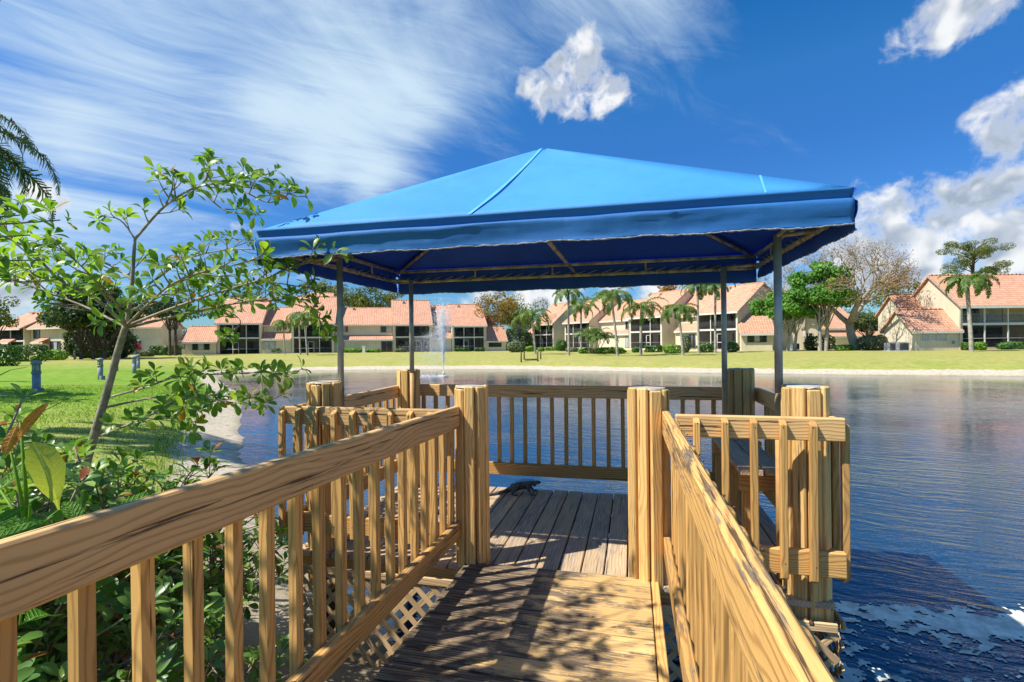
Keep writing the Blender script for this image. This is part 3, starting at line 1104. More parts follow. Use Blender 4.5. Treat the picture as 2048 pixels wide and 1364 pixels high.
clad_post('tan clad post at the ramp entrance, beside the left ramp railing', -1.085, 3.30, 0.117, 1.195, seed=3)
clad_post('tan clad post at the ramp entrance, beside the right ramp railing', 0.085, 3.30, 0.128, 1.195, seed=5)
clad_post('tan clad corner post behind the left front railing with the low branches', -2.245, 3.34, 0.125, 1.21, -.30, seed=7)
clad_post('tan clad corner post at the right front corner over the water', 0.985, 3.32, 0.128, 1.215, -.13, seed=9)
clad_post('tan clad back corner post nearest the fountain', -2.315, 4.93, 0.118, 1.215, -.2, seed=11)
clad_post('shaded brown clad back corner post behind the bench', 0.935, 4.93, 0.118, 1.225, -.2, seed=13)


def railing(name, label, a, b, zt0, zt1, zb0, zb1, inward, pitch, rise0=0.0, rise1=0.0, th=0.042, first=0.06, pk_top=-0.02, pk_bot=-0.08,
            rail_mat='wood_rail', low_mat='wood', post_group='wooden railings of the dock', pk_cut=0.022, skip=()):
    """two rails from a to b (x,y) with square pickets on the outer side. inward = unit normal to the walking side. rise = height offset at a and b"""
    a, b = Vector((*a, 0)), Vector((*b, 0))
    t = thing(name, label, 'railing', ((a.x + b.x) / 2, (a.y + b.y) / 2, 0), 0, post_group)
    n = Vector((*inward, 0))
    d = (b - a)
    L = d.length
    d.normalize()

    def P(s, z, off=0.0):
        q = a + d * s - n * off
        return Vector((q.x, q.y, z + rise0 + (rise1 - rise0) * s / L))
    zt, hb = (zt0 + zt1) / 2, (zb0 + zb1) / 2
    board('top_rail', P(0, zt), P(L, zt), (0, 0, 1), zt1 - zt0, th, M[rail_mat], t, bev=0.006)
    board('bottom_rail', P(0, hb), P(L, hb), (0, 0, 1), zb1 - zb0, th, M[low_mat], t, bev=0.006)
    s = first
    pk = 0.038
    nails = MB()
    off = th / 2 + pk / 2 + .001
    while s < L - 0.02:
        if not any(q0 < s < q1 for q0, q1 in skip):
            e = random.uniform(-.006, .006)
            board('picket', P(s + e * .6, zb0 + pk_bot + .05 + e, off), P(s + random.uniform(-.004, .004), zt1 + pk_top + e, off), d, pk, pk, M['wood'], t, pk_cut, pk_cut, jit=0.02)
            for zz in (zt1 - .05, zb0 + (zb1 - zb0) * .55):
                q = P(s + random.uniform(-.006, .006), zz + random.uniform(-.01, .01), off + pk / 2) - t.location
                nails.tube([q + n * .004, q - n * .0012], .0036, 6)
        s += pitch
    obj('nail_heads', nails.mesh('nail_heads', M['nail']), None, t)['kind'] = 'stuff'
    return t


ry = lambda y: (DY0 - y) * RAMP_SLOPE
railing('ramp_railing', 'long tan ramp railing on the left with knotty top rail beside the shrubs', (-1.152, -1.9), (-1.152, 3.215), .925, 1.068, .19, .30, (1, 0), .1447,
        ry(-1.9), ry(3.2), first=.145 * 2 + .012, pk_top=-.035, rail_mat='wood_rail', low_mat='wood_worn', pk_bot=-.03)
railing('ramp_railing', 'long sunlit ramp railing on the right over the water', (0.187, -1.9), (0.187, 3.20), .922, 1.065, .19, .30, (-1, 0), .1447,
        ry(-1.9), ry(3.2), first=.10, pk_top=-.035, rail_mat='wood_worn', low_mat='wood_worn', pk_bot=-.03)
railing('dock_railing', 'short front railing left of the ramp with pointed pickets facing the bank', (-2.44, 3.105), (-1.205, 3.105), .935, 1.058, .185, .315, (0, 1), .139, first=.035, pk_top=-.012)
railing('dock_railing', 'short front railing right of the ramp with pointed pickets over the water', (0.235, 3.105), (1.118, 3.105), .932, 1.06, .185, .325, (0, 1), .150, first=.115, pk_top=-.012)
railing('dock_railing', 'shaded back railing of the dock facing the fountain', (-2.42, 5.045), (1.10, 5.045), .925, 1.048, .125, .25, (0, -1), .140, first=.07, pk_top=-.04, pk_bot=-.04)
railing('dock_railing', 'left side railing of the dock between two corner posts', (-2.40, 3.17), (-2.40, 5.0), .925, 1.05, .16, .285, (1, 0), .14, first=.1)
railing('dock_railing', 'right side railing of the dock behind the bench', (1.095, 3.13), (1.095, 5.0), .925, 1.05, .16, .285, (-1, 0), .14, first=.03)


def build_lattice(name, label, p0, p1, z0, z1, nrm):
    """diagonal lattice panel: two layers of strips, framed at the top"""
    p0, p1 = Vector((*p0, 0)), Vector((*p1, 0))
    d = p1 - p0
    L = d.length
    d.normalize()
    n = Vector((*nrm, 0))
    t = thing(name, label, 'lattice', ((p0.x + p1.x) / 2, (p0.y + p1.y) / 2, 0), 0, 'lattice skirting under the dock')
    H = z1 - z0
    step, w, th = 0.128, 0.036, 0.007
    for layer, sg in ((0, 1), (1, -1)):
        k = -H
        while k < L:
            # strip from (k,0) to (k+H,H) clipped to 0..L
            a, b = (k, 0.0), (k + H, H)
            s0, s1 = max(0.0, -k), min(H, L - k)
            if s1 - s0 > 0.05:
                u0, v0, u1, v1 = k + s0, s0, k + s1, s1
                if sg < 0:
                    v0, v1 = H - v0, H - v1
                q0 = p0 + d * u0 + n * (layer * .0075) + Vector((0, 0, z0 + v0))
                q1 = p0 + d * u1 + n * (layer * .0075) + Vector((0, 0, z0 + v1))
                wd = Vector((0, 0, 1)) - (q1 - q0).normalized() * (q1 - q0).normalized().z
                board('lattice_strip', q0, q1, wd, w, th, M['lattice'], t, bev=0.001)
            k += step
    q = n * .014
    board('lattice_frame', p0 + q + Vector((0, 0, z1)), p1 + q + Vector((0, 0, z1)), (0, 0, 1), 0.05, 0.018, M['lattice'], t)


build_lattice('lattice_panel', 'tan lattice skirt under the front edge of the dock, mostly left of the ramp', (-2.40, 3.165), (-0.02, 3.165), -.86, -.10, (0, -1))
build_lattice('lattice_panel', 'short tan lattice skirt at the front right corner above the algae', (0.10, 3.165), (1.09, 3.165), -.86, -.12, (0, -1))
build_lattice('lattice_panel', 'tan lattice skirt along the right side of the dock', (1.118, 3.18), (1.118, 5.0), -.86, -.12, (1, 0))


def build_bench():
    t = thing('bench', 'brown plank bench with mossy edge along the right dock railing', 'bench', (0.85, 4.1, 0))
    for k, x in enumerate((0.735, 0.885)):
        board('seat_plank', (x, 3.52 + .02 * k, .635), (x, 4.80, .635), (1, 0, 0), 0.138, 0.04, M['wood_deck'], t)
    for y in (3.60, 4.20, 4.72):
        board('seat_bearer', (0.67, y, .555), (1.06, y, .555), (0, 0, 1), 0.115, 0.04, M['wood'], t)
        board('leg', (0.74, y + .045, 0.0), (0.74, y + .045, .60), (1, 0, 0), 0.088, 0.04, M['wood'], t)


build_bench()


def build_canopy():
    x0, x1, y0, y1 = -2.51, 1.125, 2.985, 5.105
    zl, zu = 2.152, 2.284
    ax, ay, az = -0.69, 4.04, 3.055
    t = thing('canopy', 'blue fabric hipped canopy on four grey pipe posts over the dock', 'canopy', (ax, ay, 0))
    base = Vector((ax, ay, 0))
    # roof skin: four faces with slight sag, subdivided
    bm = bmesh.new()
    corners = [Vector((x0, y0, zu)), Vector((x1, y0, zu)), Vector((x1, y1, zu)), Vector((x0, y1, zu))]
    rl, rr = Vector((ax - .03, ay, az)), Vector((ax + .03, ay, az))
    faces = [(corners[0], corners[1], rr, rl), (corners[1], corners[2], rr, rr), (corners[2], corners[3], rl, rr), (corners[3], corners[0], rl, rl)]
    N = 14
    for f in faces:
        A, B, C, D = f
        nrm = (B - A).cross(D - A).normalized()
        grid = []
        for j in range(N + 1):
            v = j / N
            row = []
            for i in range(N + 1):
                u = i / N
                p = (A * (1 - u) + B * u) * (1 - v) + (D * (1 - u) + C * u) * v
                e = math.sin(math.pi * u) * math.sin(math.pi * min(1, v * .95))
                p = p - nrm * (0.030 * e)
                p = p + nrm * 0.006 * math.sin(u * 9 + v * 5) * e
                row.append(bm.verts.new(p - base))
            grid.append(row)
        for j in range(N):
            for i in range(N):
                q = [grid[j][i], grid[j][i + 1], grid[j + 1][i + 1], grid[j + 1][i]]
                bm.faces.new(q)
    bmesh.ops.remove_doubles(bm, verts=list(bm.verts), dist=0.002)
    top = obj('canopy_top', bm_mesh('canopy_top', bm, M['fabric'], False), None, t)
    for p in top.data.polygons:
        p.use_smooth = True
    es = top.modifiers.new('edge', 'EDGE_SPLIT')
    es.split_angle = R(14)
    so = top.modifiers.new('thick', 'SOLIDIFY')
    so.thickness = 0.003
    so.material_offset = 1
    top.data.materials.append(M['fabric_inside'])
    # welded seams on the front and left face
    for (u, side) in ((0.42, 0), (0.9, 0)):
        mb = MB()
        A = corners[0].lerp(corners[1], u if u < .8 else .885)
        Bp = Vector((ax - .02, ay, az)) if u < .8 else corners[1].lerp(rr, .22)
        nrm = (corners[1] - corners[0]).cross(rl - corners[0]).normalized()
        wd = Vector((1, 0, 0))
        n = 12
        o = len(mb.v)
        for k in range(n + 1):
            q = A.lerp(Bp, k / n)
            vv = k / n if u < .8 else k / n * .22
            e = math.sin(math.pi * u) * math.sin(math.pi * min(1, vv * .95))
            q = q - nrm * (0.024 * e) + nrm * 0.006
            for sgn in (-1, 1):
                mb.v.append(tuple(q - base + wd * sgn * (0.012 if u < .8 else 0.006)))
                mb.a.append(.5)
        for k in range(n):
            mb.q.append((o + 2 * k, o + 2 * k + 1, o + 2 * k + 3, o + 2 * k + 2))
        obj('seam', mb.mesh('seam', M['seam']), None, top)

    # valance: hangs from the top ring, pinched by the lacing, wavy hem
    def val_strip(name, pa, pb, out, seed, extra=0.0):
        rnd = random.Random(seed)
        pa, pb, out = Vector(pa), Vector(pb), Vector(out)
        L = (pb - pa).length
        nu = int(L / 0.022)
        prof = [(0, 0.012, 0), (.006, .016, 0), (.014, .015, 0), (.034, .004, 0.0), (.054, -.006, .1), (.061, -.004, .3), (.066, .010, .5), (.072, .021, .7), (.084, .026, .9), (.104, .024, 1), (.128, .018, 1.1),
                (.150, .013, 1.2), (.175, .009, 1.3), (.200, .007, 1.4), (.222, .008, 1.5), (.236, .010, 1.6)]
        bm = bmesh.new()
        rows = []
        for i in range(nu + 1):
            s = i / nu * L
            ph = mnoise.fractal(Vector((s * 1.7, seed, 0)), 1, 2, 3)
            ph2 = mnoise.fractal(Vector((s * 6.0, seed + 9, 0)), 1, 2, 2)
            hem = 0.009 * abs(math.sin(math.pi * s / 0.53 + .4)) - 0.007 + .004 * ph2
            col = []
            for (dz, o, wv) in prof:
                q = pa.lerp(pb, i / nu)
                dz2 = dz + (0.020 * ph * min(1, dz / .08) if dz < .2 else 0) * .5 + (hem if dz > .21 else hem * dz / .236 * .5)
                fold = mnoise.fractal(Vector((s * .9, dz * 16 + s * 1.1, seed * 3.3)), 1, 2, 4)
                oo = o + min(wv, 1.8) * (.007 * ph + .003 * ph2) + min(1, wv) * .011 * fold
                col.append(bm.verts.new(q + out * oo - Vector((0, 0, dz2 * (1 + extra))) - base))
            rows.append(col)
        for i in range(nu):
            for j in range(len(prof) - 1):
                bm.faces.new((rows[i][j], rows[i][j + 1], rows[i + 1][j + 1], rows[i + 1][j]))
        hem_pts = [r[-1].co.copy() for r in rows]
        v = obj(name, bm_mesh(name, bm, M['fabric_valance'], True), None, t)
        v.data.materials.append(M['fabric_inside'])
        so = v.modifiers.new('thick', 'SOLIDIFY')
        so.thickness = 0.002
        so.material_offset = 1
        m2 = MB()
        m2.tube([p + Vector((0, 0, rnd.uniform(-.003, .003))) for p in hem_pts], [0.0035 + rnd.random() * .0035 for _ in hem_pts], 4)
        obj('frayed_hem', m2.mesh('frayed_hem', M['fray']), None, v)
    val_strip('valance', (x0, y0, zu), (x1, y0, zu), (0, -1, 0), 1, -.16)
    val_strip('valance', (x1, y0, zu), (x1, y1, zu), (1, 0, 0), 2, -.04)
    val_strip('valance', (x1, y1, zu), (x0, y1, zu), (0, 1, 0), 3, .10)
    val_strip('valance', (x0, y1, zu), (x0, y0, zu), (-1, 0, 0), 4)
    # pipe frame
    i0 = .022

    def pipe(name, pts, r, mat, sides=10, parent=t):
        mb = MB()
        mb.tube([Vector(p) - base for p in pts], r, sides)
        return obj(name, mb.mesh(name, M[mat]), None, parent)
    for z, r in ((zl, .0165), (zu - .022, .0165)):
        c = [(x0 + i0, y0 + i0, z), (x1 - i0, y0 + i0, z), (x1 - i0, y1 - i0, z), (x0 + i0, y1 - i0, z)]
        for k in range(4):
            pipe('frame_pipe', [c[k], c[(k + 1) % 4]], r, 'pipe_rust')
    for c in corners:
        pipe('rafter', [Vector((c.x + (i0 if c.x < 0 else -i0), c.y + (i0 if c.y < 4 else -i0), zu - .03)), Vector((ax, ay, az - .05))], .015, 'pipe_rust')
    pipe('cross_bar', [(-.56, y0 + .03, zl + .03), (-.56, y1 - .03, zl + .03)], .016, 'pipe_rust')
    for x in (x0 + .9, ax - .1, x1 - 1.0):
        for y in (y0 + i0, y1 - i0):
            pipe('strut', [(x, y, zl), (x, y, zu - .02)], .010, 'pipe_rust', 6)
    for x in (x0 + i0, x1 - i0):
        for y in (3.6, 4.5):
            pipe('strut', [(x, y, zl), (x, y, zu - .02)], .010, 'pipe_rust', 6)
    # lacing cord whipped round the lower ring
    mb = MB()
    rnd = random.Random(4)
    for (pa, pb, inn) in (((x0, y1 - i0, zl), (x1, y1 - i0, zl), (0, -1, 0)), ((x0, y0 + i0, zl), (x1, y0 + i0, zl), (0, 1, 0)), ((x0 + i0, y0, zl), (x0 + i0, y1, zl), (1, 0, 0)), ((x1 - i0, y0, zl), (x1 - i0, y1, zl), (-1, 0, 0))):
        pa, pb, inn = Vector(pa), Vector(pb), Vector(inn)
        L = (pb - pa).length
        s = .08
        d = (pb - pa).normalized()
        while s < L - .1:
            p = pa + d * s
            mb.tube([p - inn * .02 - Vector((0, 0, .012)) - base, p + inn * .022 + Vector((0, 0, .012)) - base, p + d * .085 + inn * .016 + Vector((0, 0, .034 + rnd.random() * .01)) - base], .0028, 4)
            mb.tube([p + inn * math.cos(a) * .0205 + Vector((0, 0, math.sin(a) * .0205)) - base for a in np.linspace(0, 6.28, 7)], .0028, 4)
            s += .128 + rnd.uniform(-.015, .015)
    obj('lacing', mb.mesh('lacing', M['rope']), None, t)['kind'] = 'stuff'
    # posts: grey pipe above, painted with the railing below; a bent foot joins the ring
    for (x, y, zp) in ((-2.165, 3.43, 1.16), (0.875, 3.43, 1.16), (-2.235, 4.85, 1.18), (0.79, 4.83, 1.12)):
        po = pipe('post', [(x, y, zp), (x, y, zl - .01)], .0235, 'pipe', 14)
        pipe('painted_foot', [(x, y, 0.0), (x, y, zp)], .0245, 'pipe_tan', 14, po)
        bx = x0 + i0 if x < 0 else x1 - i0
        by = y0 + i0 if y < 4 else y1 - i0
        pipe('bracket', [(x, y, zl - .02), (x, by, zl)], .013, 'pipe_rust', 8, po)
        pipe('bracket', [(x, y, zl - .02), (bx, y, zl)], .013, 'pipe_rust', 8, po)


build_canopy()


def build_iguana():
    # body axis: head to the right, tail trailing down-left to the camera side along the boards
    z0 = 0.0
    o = Vector((-1.10, 4.86, 0))
    t = thing('iguana', 'dark grey iguana basking on the far edge of the dock boards', 'iguana', o)
    t.scale = (0.86, 0.86, 0.86)
    pts = [(0.235, .062, .116), (0.205, .058, .118), (0.165, .052, .112), (0.125, .044, .098), (.085, .034, .088), (.03, .018, .085), (-.03, .0, .075), (-.075, -.012, .058),
           (-.12, -.035, .038), (-.18, -.075, .024), (-.25, -.125, .017), (-.33, -.185, .013), (-.41, -.235, .010), (-.50, -.285, .008), (-.58, -.32, .006)]
    rad = [.012, .023, .029, .024, .033, .047, .047, .037, .028, .021, .0165, .013, .010, .0075, .004]
    legs = [
        [(.085, .034, .075), (.10, -.025, .055), (.13, -.055, .03), (.135, -.062, .007), (.165, -.07, .006)],
        [(.085, .034, .075), (.085, .085, .055), (.12, .115, .03), (.125, .118, .007), (.155, .122, .006)],
        [(-.06, -.008, .058), (-.02, -.075, .062), (-.075, -.10, .03), (-.07, -.108, .008), (-.03, -.118, .006)],
        [(-.06, -.008, .058), (-.09, .05, .066), (-.115, .085, .075), (-.135, .085, .03), (-.12, .09, .007), (-.085, .1, .006)]]
    lr = [.024, .019, .014, .010, .008]
    bm = bmesh.new()
    skin = bm.verts.layers.skin.verify()
    body = []
    for p, r in zip(pts, rad):
        v = bm.verts.new(p)
        v[skin].radius = (r, r)
        body.append(v)
    for a, b in zip(body, body[1:]):
        bm.edges.new((a, b))
    body[6][skin].use_root = True
    for k, L in enumerate(legs):
        prev = body[4] if k < 2 else body[7]
        for i, p in enumerate(L[1:]):
            v = bm.verts.new(p)
            rr = lr[min(i + 1, 4)]
            v[skin].radius = (rr, rr)
            bm.edges.new((prev, v))
            prev = v
        last = prev
        for a in (-.7, 0, .7):
            d = (Vector(L[-1]) - Vector(L[-2])).normalized()
            d.rotate(Quaternion((0, 0, 1), a))
            q = bm.verts.new(Vector(L[-1]) + d * .026)
            q[skin].radius = (.0035, .0035)
            bm.edges.new((last, q))
    me = bm_mesh('body', bm)
    b = obj('body', me, M['iguana'], t)
    b.modifiers.new('skin', 'SKIN')
    sd = b.modifiers.new('sub', 'SUBSURF')
    sd.levels = sd.render_levels = 2
    # crest of soft spines down the back
    mb = MB()
    path = smooth_path(pts, 6)
    rr = []
    for i in range(len(pts) - 1):
        for k in range(6):
            rr.append(rad[i] + (rad[i + 1] - rad[i]) * k / 6)
    rr.append(rad[-1])
    rnd = random.Random(2)
    for i in range(14, 62, 1):
        p, r = path[i], rr[i]
        h = .034 * math.exp(-((i - 24) / 14) ** 2) + .006
        mb.tube([p + Vector((0, 0, r * .75)), p + Vector((-.004, 0, r + h * .5)), p + Vector((-.012 + rnd.uniform(-.004, .004), 0, r + h))], [.0032, .0024, .0006], 4)
    obj('crest', mb.mesh('crest', M['iguana_dark']), None, t)
    mb = MB()
    for s in (-1, 1):
        c = Vector((.205, .058 + s * .018, .128))
        mb.tube([c + Vector((0, -s * .005, 0)), c + Vector((0, s * .005, .001))], [.0055, .0042], 8)
    obj('eyes', mb.mesh('eyes', M['pad']), None, t)
    mb = MB()
    mb.tube([(.17, .052, .095), (.16, .05, .075), (.145, .047, .068)], [.012, .010, .004], 6)
    obj('dewlap', mb.mesh('dewlap', M['iguana']), None, t)


build_iguana()


# ------------------------------------------------------------------ houses across the lake
class Frame:
    """a facade line: origin at photo column px0 and depth z0, turned by phi from the picture plane; u along it, v into the building"""
    def __init__(self, px0, z0, phi, base):
        self.phi = R(phi)
        self.xo = (px0 - 1024) / FPX * z0
        self.zo = z0
        self.base = base
        c, s = math.cos(YAW), math.sin(YAW)
        self.loc = Vector((self.xo * c - z0 * s, self.xo * s + z0 * c, base))
        self.rot = YAW + self.phi

    def u(self, px, v=0.0):
        t = (px - 1024) / FPX
        c, s = math.cos(self.phi), math.sin(self.phi)
        x0, z0 = self.xo - v * s, self.zo + v * c
        return (t * z0 - x0) / (c - t * s)

    def depth(self, px, v=0.0):
        return self.zo + v * math.cos(self.phi) + self.u(px, v) * math.sin(self.phi)

    def h(self, px, py, v=0.0):
        yt = (py - 682) + ROLL * (px - 1024)
        return EYE - yt / FPX * self.depth(px, v) - self.base


def gable(t, u0, u1, v0, dep, eave, ridge, porch=0.0, over=0.4, low=-1.2, mid=None, vent=True):
    vm = v0 + (dep / 2 if mid is None else mid)
    v1 = v0 + dep
    vb = v0 + porch
    sl = (ridge - eave) / (vm - v0)
    sb = (ridge - eave) / (v1 - vm)
    wall = obj('wall', prism_mesh('wall', [(vb, low), (v1, low), (v1, eave), (vm, ridge - .1), (vb, eave + (vb - v0) * sl - .02)], 'x', u0, u1, M['stucco']), None, t)
    if porch:
        for a, b in ((u0, u0 + .25), (u1 - .25, u1)):
            obj('wall', prism_mesh('wall', [(v0, low), (vb, low), (vb, eave + porch * sl - .05), (v0, eave - .02)], 'x', a, b, M['stucco']), None, t)
        obj('porch_ceiling', prism_mesh('porch_ceiling', [(v0 + .05, eave - .12), (vb, eave - .12), (vb, eave - .02), (v0 + .05, eave - .02)], 'x', u0 + .25, u1 - .25, M['inside']), None, t)
    th = 0.16
    ov = over
    prof = [(v0 - ov, eave - ov * sl), (vm, ridge), (v1 + ov, eave - ov * sb), (v1 + ov, eave - ov * sb + th), (vm, ridge + th * 1.25), (v0 - ov, eave - ov * sl + th)]
    rf = obj('roof', prism_mesh('roof', prof, 'x', u0 - .25, u1 + .25, M['roof']), None, t)
    obj('fascia', prism_mesh('fascia', [(v0 - ov - .05, eave - ov * sl - .10), (v0 - ov - .004, eave - ov * sl - .10), (v0 - ov - .004, eave - ov * sl + .13), (v0 - ov - .05, eave - ov * sl + .13)], 'x', u0 - .22, u1 + .22, M['white']), None, rf)
    mb = MB()
    n = max(2, int((u1 - u0) / .42))
    for k in range(n):
        a = u0 - .2 + (u1 - u0 + .4) * k / n
        mb.tube([(a, vm, ridge + th * 1.1), (a + (u1 - u0 + .4) / n * 1.05, vm, ridge + th * 1.1 + .02)], [.10, .13], 7)
    obj('ridge_cap', mb.mesh('ridge_cap', M['roof']), None, rf)
    if vent:
        x, v = u0 + (u1 - u0) * .3, vm - (vm - v0) * .12
        z = ridge - (vm - v) * sl + th
        bm = bmesh.new()
        add_box(bm, x - .2, x + .2, v - .25, v + .2, z - .1, z + .28)
        obj('roof_vent', bm_mesh('roof_vent', bm, M['frame_grey']), None, rf)
    for s, u in ((-1, u0), (1, u1)):
        pf = [(v0 - ov, eave - ov * sl - .02), (vm, ridge - .02), (vm, ridge + .13), (v0 - ov, eave - ov * sl + .13)]
        obj('rake_board', prism_mesh('rake_board', pf, 'x', u + s * .255, u + s * .30, M['frame_grey']), None, rf)
    return wall


def shed(t, u0, u1, v0, v1, z0, z1, wall_z=None, low=-1.2):
    """lean-to roof rising from (v0,z0) to (v1,z1); with a lower wall beneath"""
    if wall_z is not None:
        obj('wall', prism_mesh('wall', [(v0 + .3, low), (v1, low), (v1, wall_z), (v0 + .3, wall_z)], 'x', u0, u1, M['stucco']), None, t)
    rf = obj('lean_to_roof', prism_mesh('lean_to_roof', [(v0, z0), (v1, z1), (v1, z1 + .15), (v0, z0 + .15)], 'x', u0, u1, M['roof']), None, t)
    obj('fascia', prism_mesh('fascia', [(v0 - .05, z0 - .1), (v0 - .004, z0 - .1), (v0 - .004, z0 + .13), (v0 - .05, z0 + .13)], 'x', u0, u1, M['white']), None, rf)


def window(t, u0, u1, vf, z0, z1, pane='glass', mull=1, shutters=False, frame='frame_grey'):
    mb = MB()
    f = .07
    for b in ((u0, u1, z0 - f, z0), (u0, u1, z1, z1 + f), (u0 - f, u0, z0 - f, z1 + f), (u1, u1 + f, z0 - f, z1 + f)):
        mb.box(b[0], b[1], vf - .07, vf + .02, b[2], b[3])
    for k in range(mull):
        x = u0 + (u1 - u0) * (k + 1) / (mull + 1)
        mb.box(x - .03, x + .03, vf - .055, vf + .02, z0, z1)
    w = obj('window', mb.mesh('window', M[frame], False), None, t)
    bm = bmesh.new()
    n = mull + 1
    for k in range(n):
        a = u0 + (u1 - u0) * k / n
        b = u0 + (u1 - u0) * (k + 1) / n
        bm2 = bmesh.new()
        add_box(bm2, a, b, vf - .03, vf + .01, z0, z1)
        kind = pane if not (pane == 'mixed') else ('curtain' if k % 2 else 'glass')
        obj('pane', bm_mesh('pane', bm2, M[kind]), None, w)
    bm.free()
    if shutters:
        for a, b in ((u0 - f - .45, u0 - f - .03), (u1 + f + .03, u1 + f + .45)):
            obj('shutter', box_mesh('shutter', a, b, vf - .05, vf + .01, z0 - .05, z1 + .05, M['shutter']), None, w)


def porch(t, u0, u1, v0, pd, eave, slab_z, base=0.0, bays=2, rail=True, seed=0, upper_screen=True, lower_screen=True, door=True):
    rnd = random.Random(seed)
    a, b = u0 + .25, u1 - .25
    obj('balcony_slab', box_mesh('balcony_slab', a, b, v0 - .02, v0 + pd, slab_z - .12, slab_z + .12, M['white']), None, t)
    obj('patio_slab', box_mesh('patio_slab', a, b, v0, v0 + pd, base - .4, base + .06, M['inside']), None, t)
    for k in range(bays + 1):
        x = a + (b - a) * k / bays
        x = min(max(x, a + .06), b - .06)
        for z0, z1 in ((base + .06, slab_z - .12), (slab_z + .12, eave - .12)):
            obj('column', box_mesh('column', x - .055, x + .055, v0 + .03, v0 + .14, z0, z1, M['white']), None, t)
    if rail:
        mb = MB()
        zr = slab_z + 1.05
        mb.box(a, b, v0 + .16, v0 + .22, zr - .05, zr)
        mb.box(a, b, v0 + .16, v0 + .22, slab_z + .2, slab_z + .25)
        n = int((b - a) / .14)
        for k in range(n):
            x = a + (b - a) * (k + .5) / n
            mb.box(x - .018, x + .018, v0 + .17, v0 + .21, slab_z + .25, zr - .05)
        obj('balcony_railing', mb.mesh('balcony_railing', M['frame_grey'], False), None, t)
    if lower_screen:
        mb = MB()
        mb.box(a, b, v0 + .06, v0 + .10, base + .95, base + 1.0)
        obj('screen_rail', mb.mesh('screen_rail', M['frame_grey'], False), None, t)
    for k in range(bays):
        x0, x1 = a + (b - a) * k / bays + .06, a + (b - a) * (k + 1) / bays - .06
        if lower_screen:
            obj('screen', box_mesh('screen', x0, x1, v0 + .115, v0 + .12, base + .06, slab_z - .12, M['screen']), None, t)
        if upper_screen:
            obj('screen', box_mesh('screen', x0, x1, v0 + .115, v0 + .12, slab_z + .12, eave - .12, M['screen']), None, t)
    # back wall doors and windows
    vw = v0 + pd
    L = b - a
    for z0 in (base + .08, slab_z + .14):
        x = a + L * rnd.uniform(.06, .14)
        window(t, x, x + L * .34, vw - .03, z0, z0 + 2.05, 'glass' if rnd.random() < .7 else 'mixed', 1)
        x2 = a + L * rnd.uniform(.58, .64)
        window(t, x2, x2 + L * .28, vw - .03, z0 + .7, z0 + 2.0, 'mixed' if rnd.random() < .5 else 'glass', 1)
    if door:
        x = a + L * rnd.uniform(.3, .62)
        mb = MB()
        for p in ((x, x + .06, base + .06, base + 2.1), (x + .84, x + .9, base + .06, base + 2.1), (x, x + .9, base + 2.04, base + 2.1), (x, x + .9, base + .9, base + .97)):
            mb.box(p[0], p[1], v0 + .02, v0 + .11, p[2], p[3])
        obj('screen_door', mb.mesh('screen_door', M['white'], False), None, t)


def downspout(t, u, v, z0, z1):
    mb = MB()
    mb.tube([(u, v - .35, z1), (u, v - .3, z1 - .1), (u, v - .06, z1 - .4), (u, v - .06, z0)], .05, 6)
    obj('downspout', mb.mesh('downspout', M['white']), None, t)


# ---- long row left of centre
def left_row():
    F = Frame(700, 86, 14, -0.30)
    t = thing('townhouse_row', 'long cream two-storey townhouse row with terracotta roofs behind the fountain', 'building', F.loc, F.rot, 'townhouse buildings around the lake')
    H = lambda px, py, v=0.0: F.h(px, py, v)
    U = F.u
    # a: low wing
    gable(t, U(370), U(432), .0, 5.5, 2.35, 4.6, vent=False)
    window(t, U(385), U(419), 0.0, .95, 2.05, 'mixed', 2)
    # b: porch block
    gable(t, U(433), U(522), .3, 12, 5.3, 9.6, porch=2.0)
    porch(t, U(433), U(522), .3, 2.0, 5.3, 2.75, seed=1, bays=3)
    # c
    gable(t, U(523), U(582), 1.6, 10, 5.0, 8.0)
    shed(t, U(523), U(582), -.2, 1.6, 2.35, 3.6, wall_z=2.4)
    window(t, U(526), U(550), .1, .9, 2.1, 'curtain', 1)
    # d
    gable(t, U(583), U(668), .0, 12, 5.25, 9.9, porch=2.0)
    porch(t, U(583), U(668), .0, 2.0, 5.25, 2.75, seed=3, bays=3)
    gable(t, U(600), U(655), 5.6, 8, 9.2, 10.9, vent=False)
    # e
    gable(t, U(669), U(786), 1.3, 10, 5.0, 8.0)
    shed(t, U(669), U(786), -.1, 1.3, 2.15, 2.95, wall_z=2.2)
    window(t, U(668 + 8), U(689), 1.3, 3.7, 4.75, 'mixed', 1, shutters=True)
    window(t, U(762), U(784), 1.3, 3.6, 4.75, 'mixed', 1)
    window(t, U(763), U(784), .2, .1, 2.0, 'glass', 1)
    window(t, U(672), U(688), .2, .3, 2.0, 'curtain', 1)
    # f
    gable(t, U(787), U(863), .0, 12, 5.0, 9.4, porch=2.0)
    porch(t, U(787), U(863), .0, 2.0, 5.0, 2.7, seed=5, bays=2)
    # g
    gable(t, U(864), U(904), 2.0, 10, 4.9, 8.6)
    shed(t, U(864), U(904), .4, 2.0, 2.3, 3.6, wall_z=2.3)
    # h
    gable(t, U(905), U(972), .2, 11, 4.75, 8.7, porch=2.0)
    porch(t, U(905), U(972), .2, 2.0, 4.75, 2.55, seed=7, bays=3)
    # i: right low wing and its taller back
    gable(t, U(973), U(1013), .4, 5.0, 2.05, 4.4, vent=False)
    gable(t, U(973), U(992, 5), 4.6, 6, 3.6, 6.6, vent=False)
    window(t, U(979), U(1003), .4, .8, 1.85, 'glass', 2, frame='dark')
    for px in (522, 668, 787, 864, 905, 972):
        downspout(t, U(px), .0, 0, 4.8)


left_row()


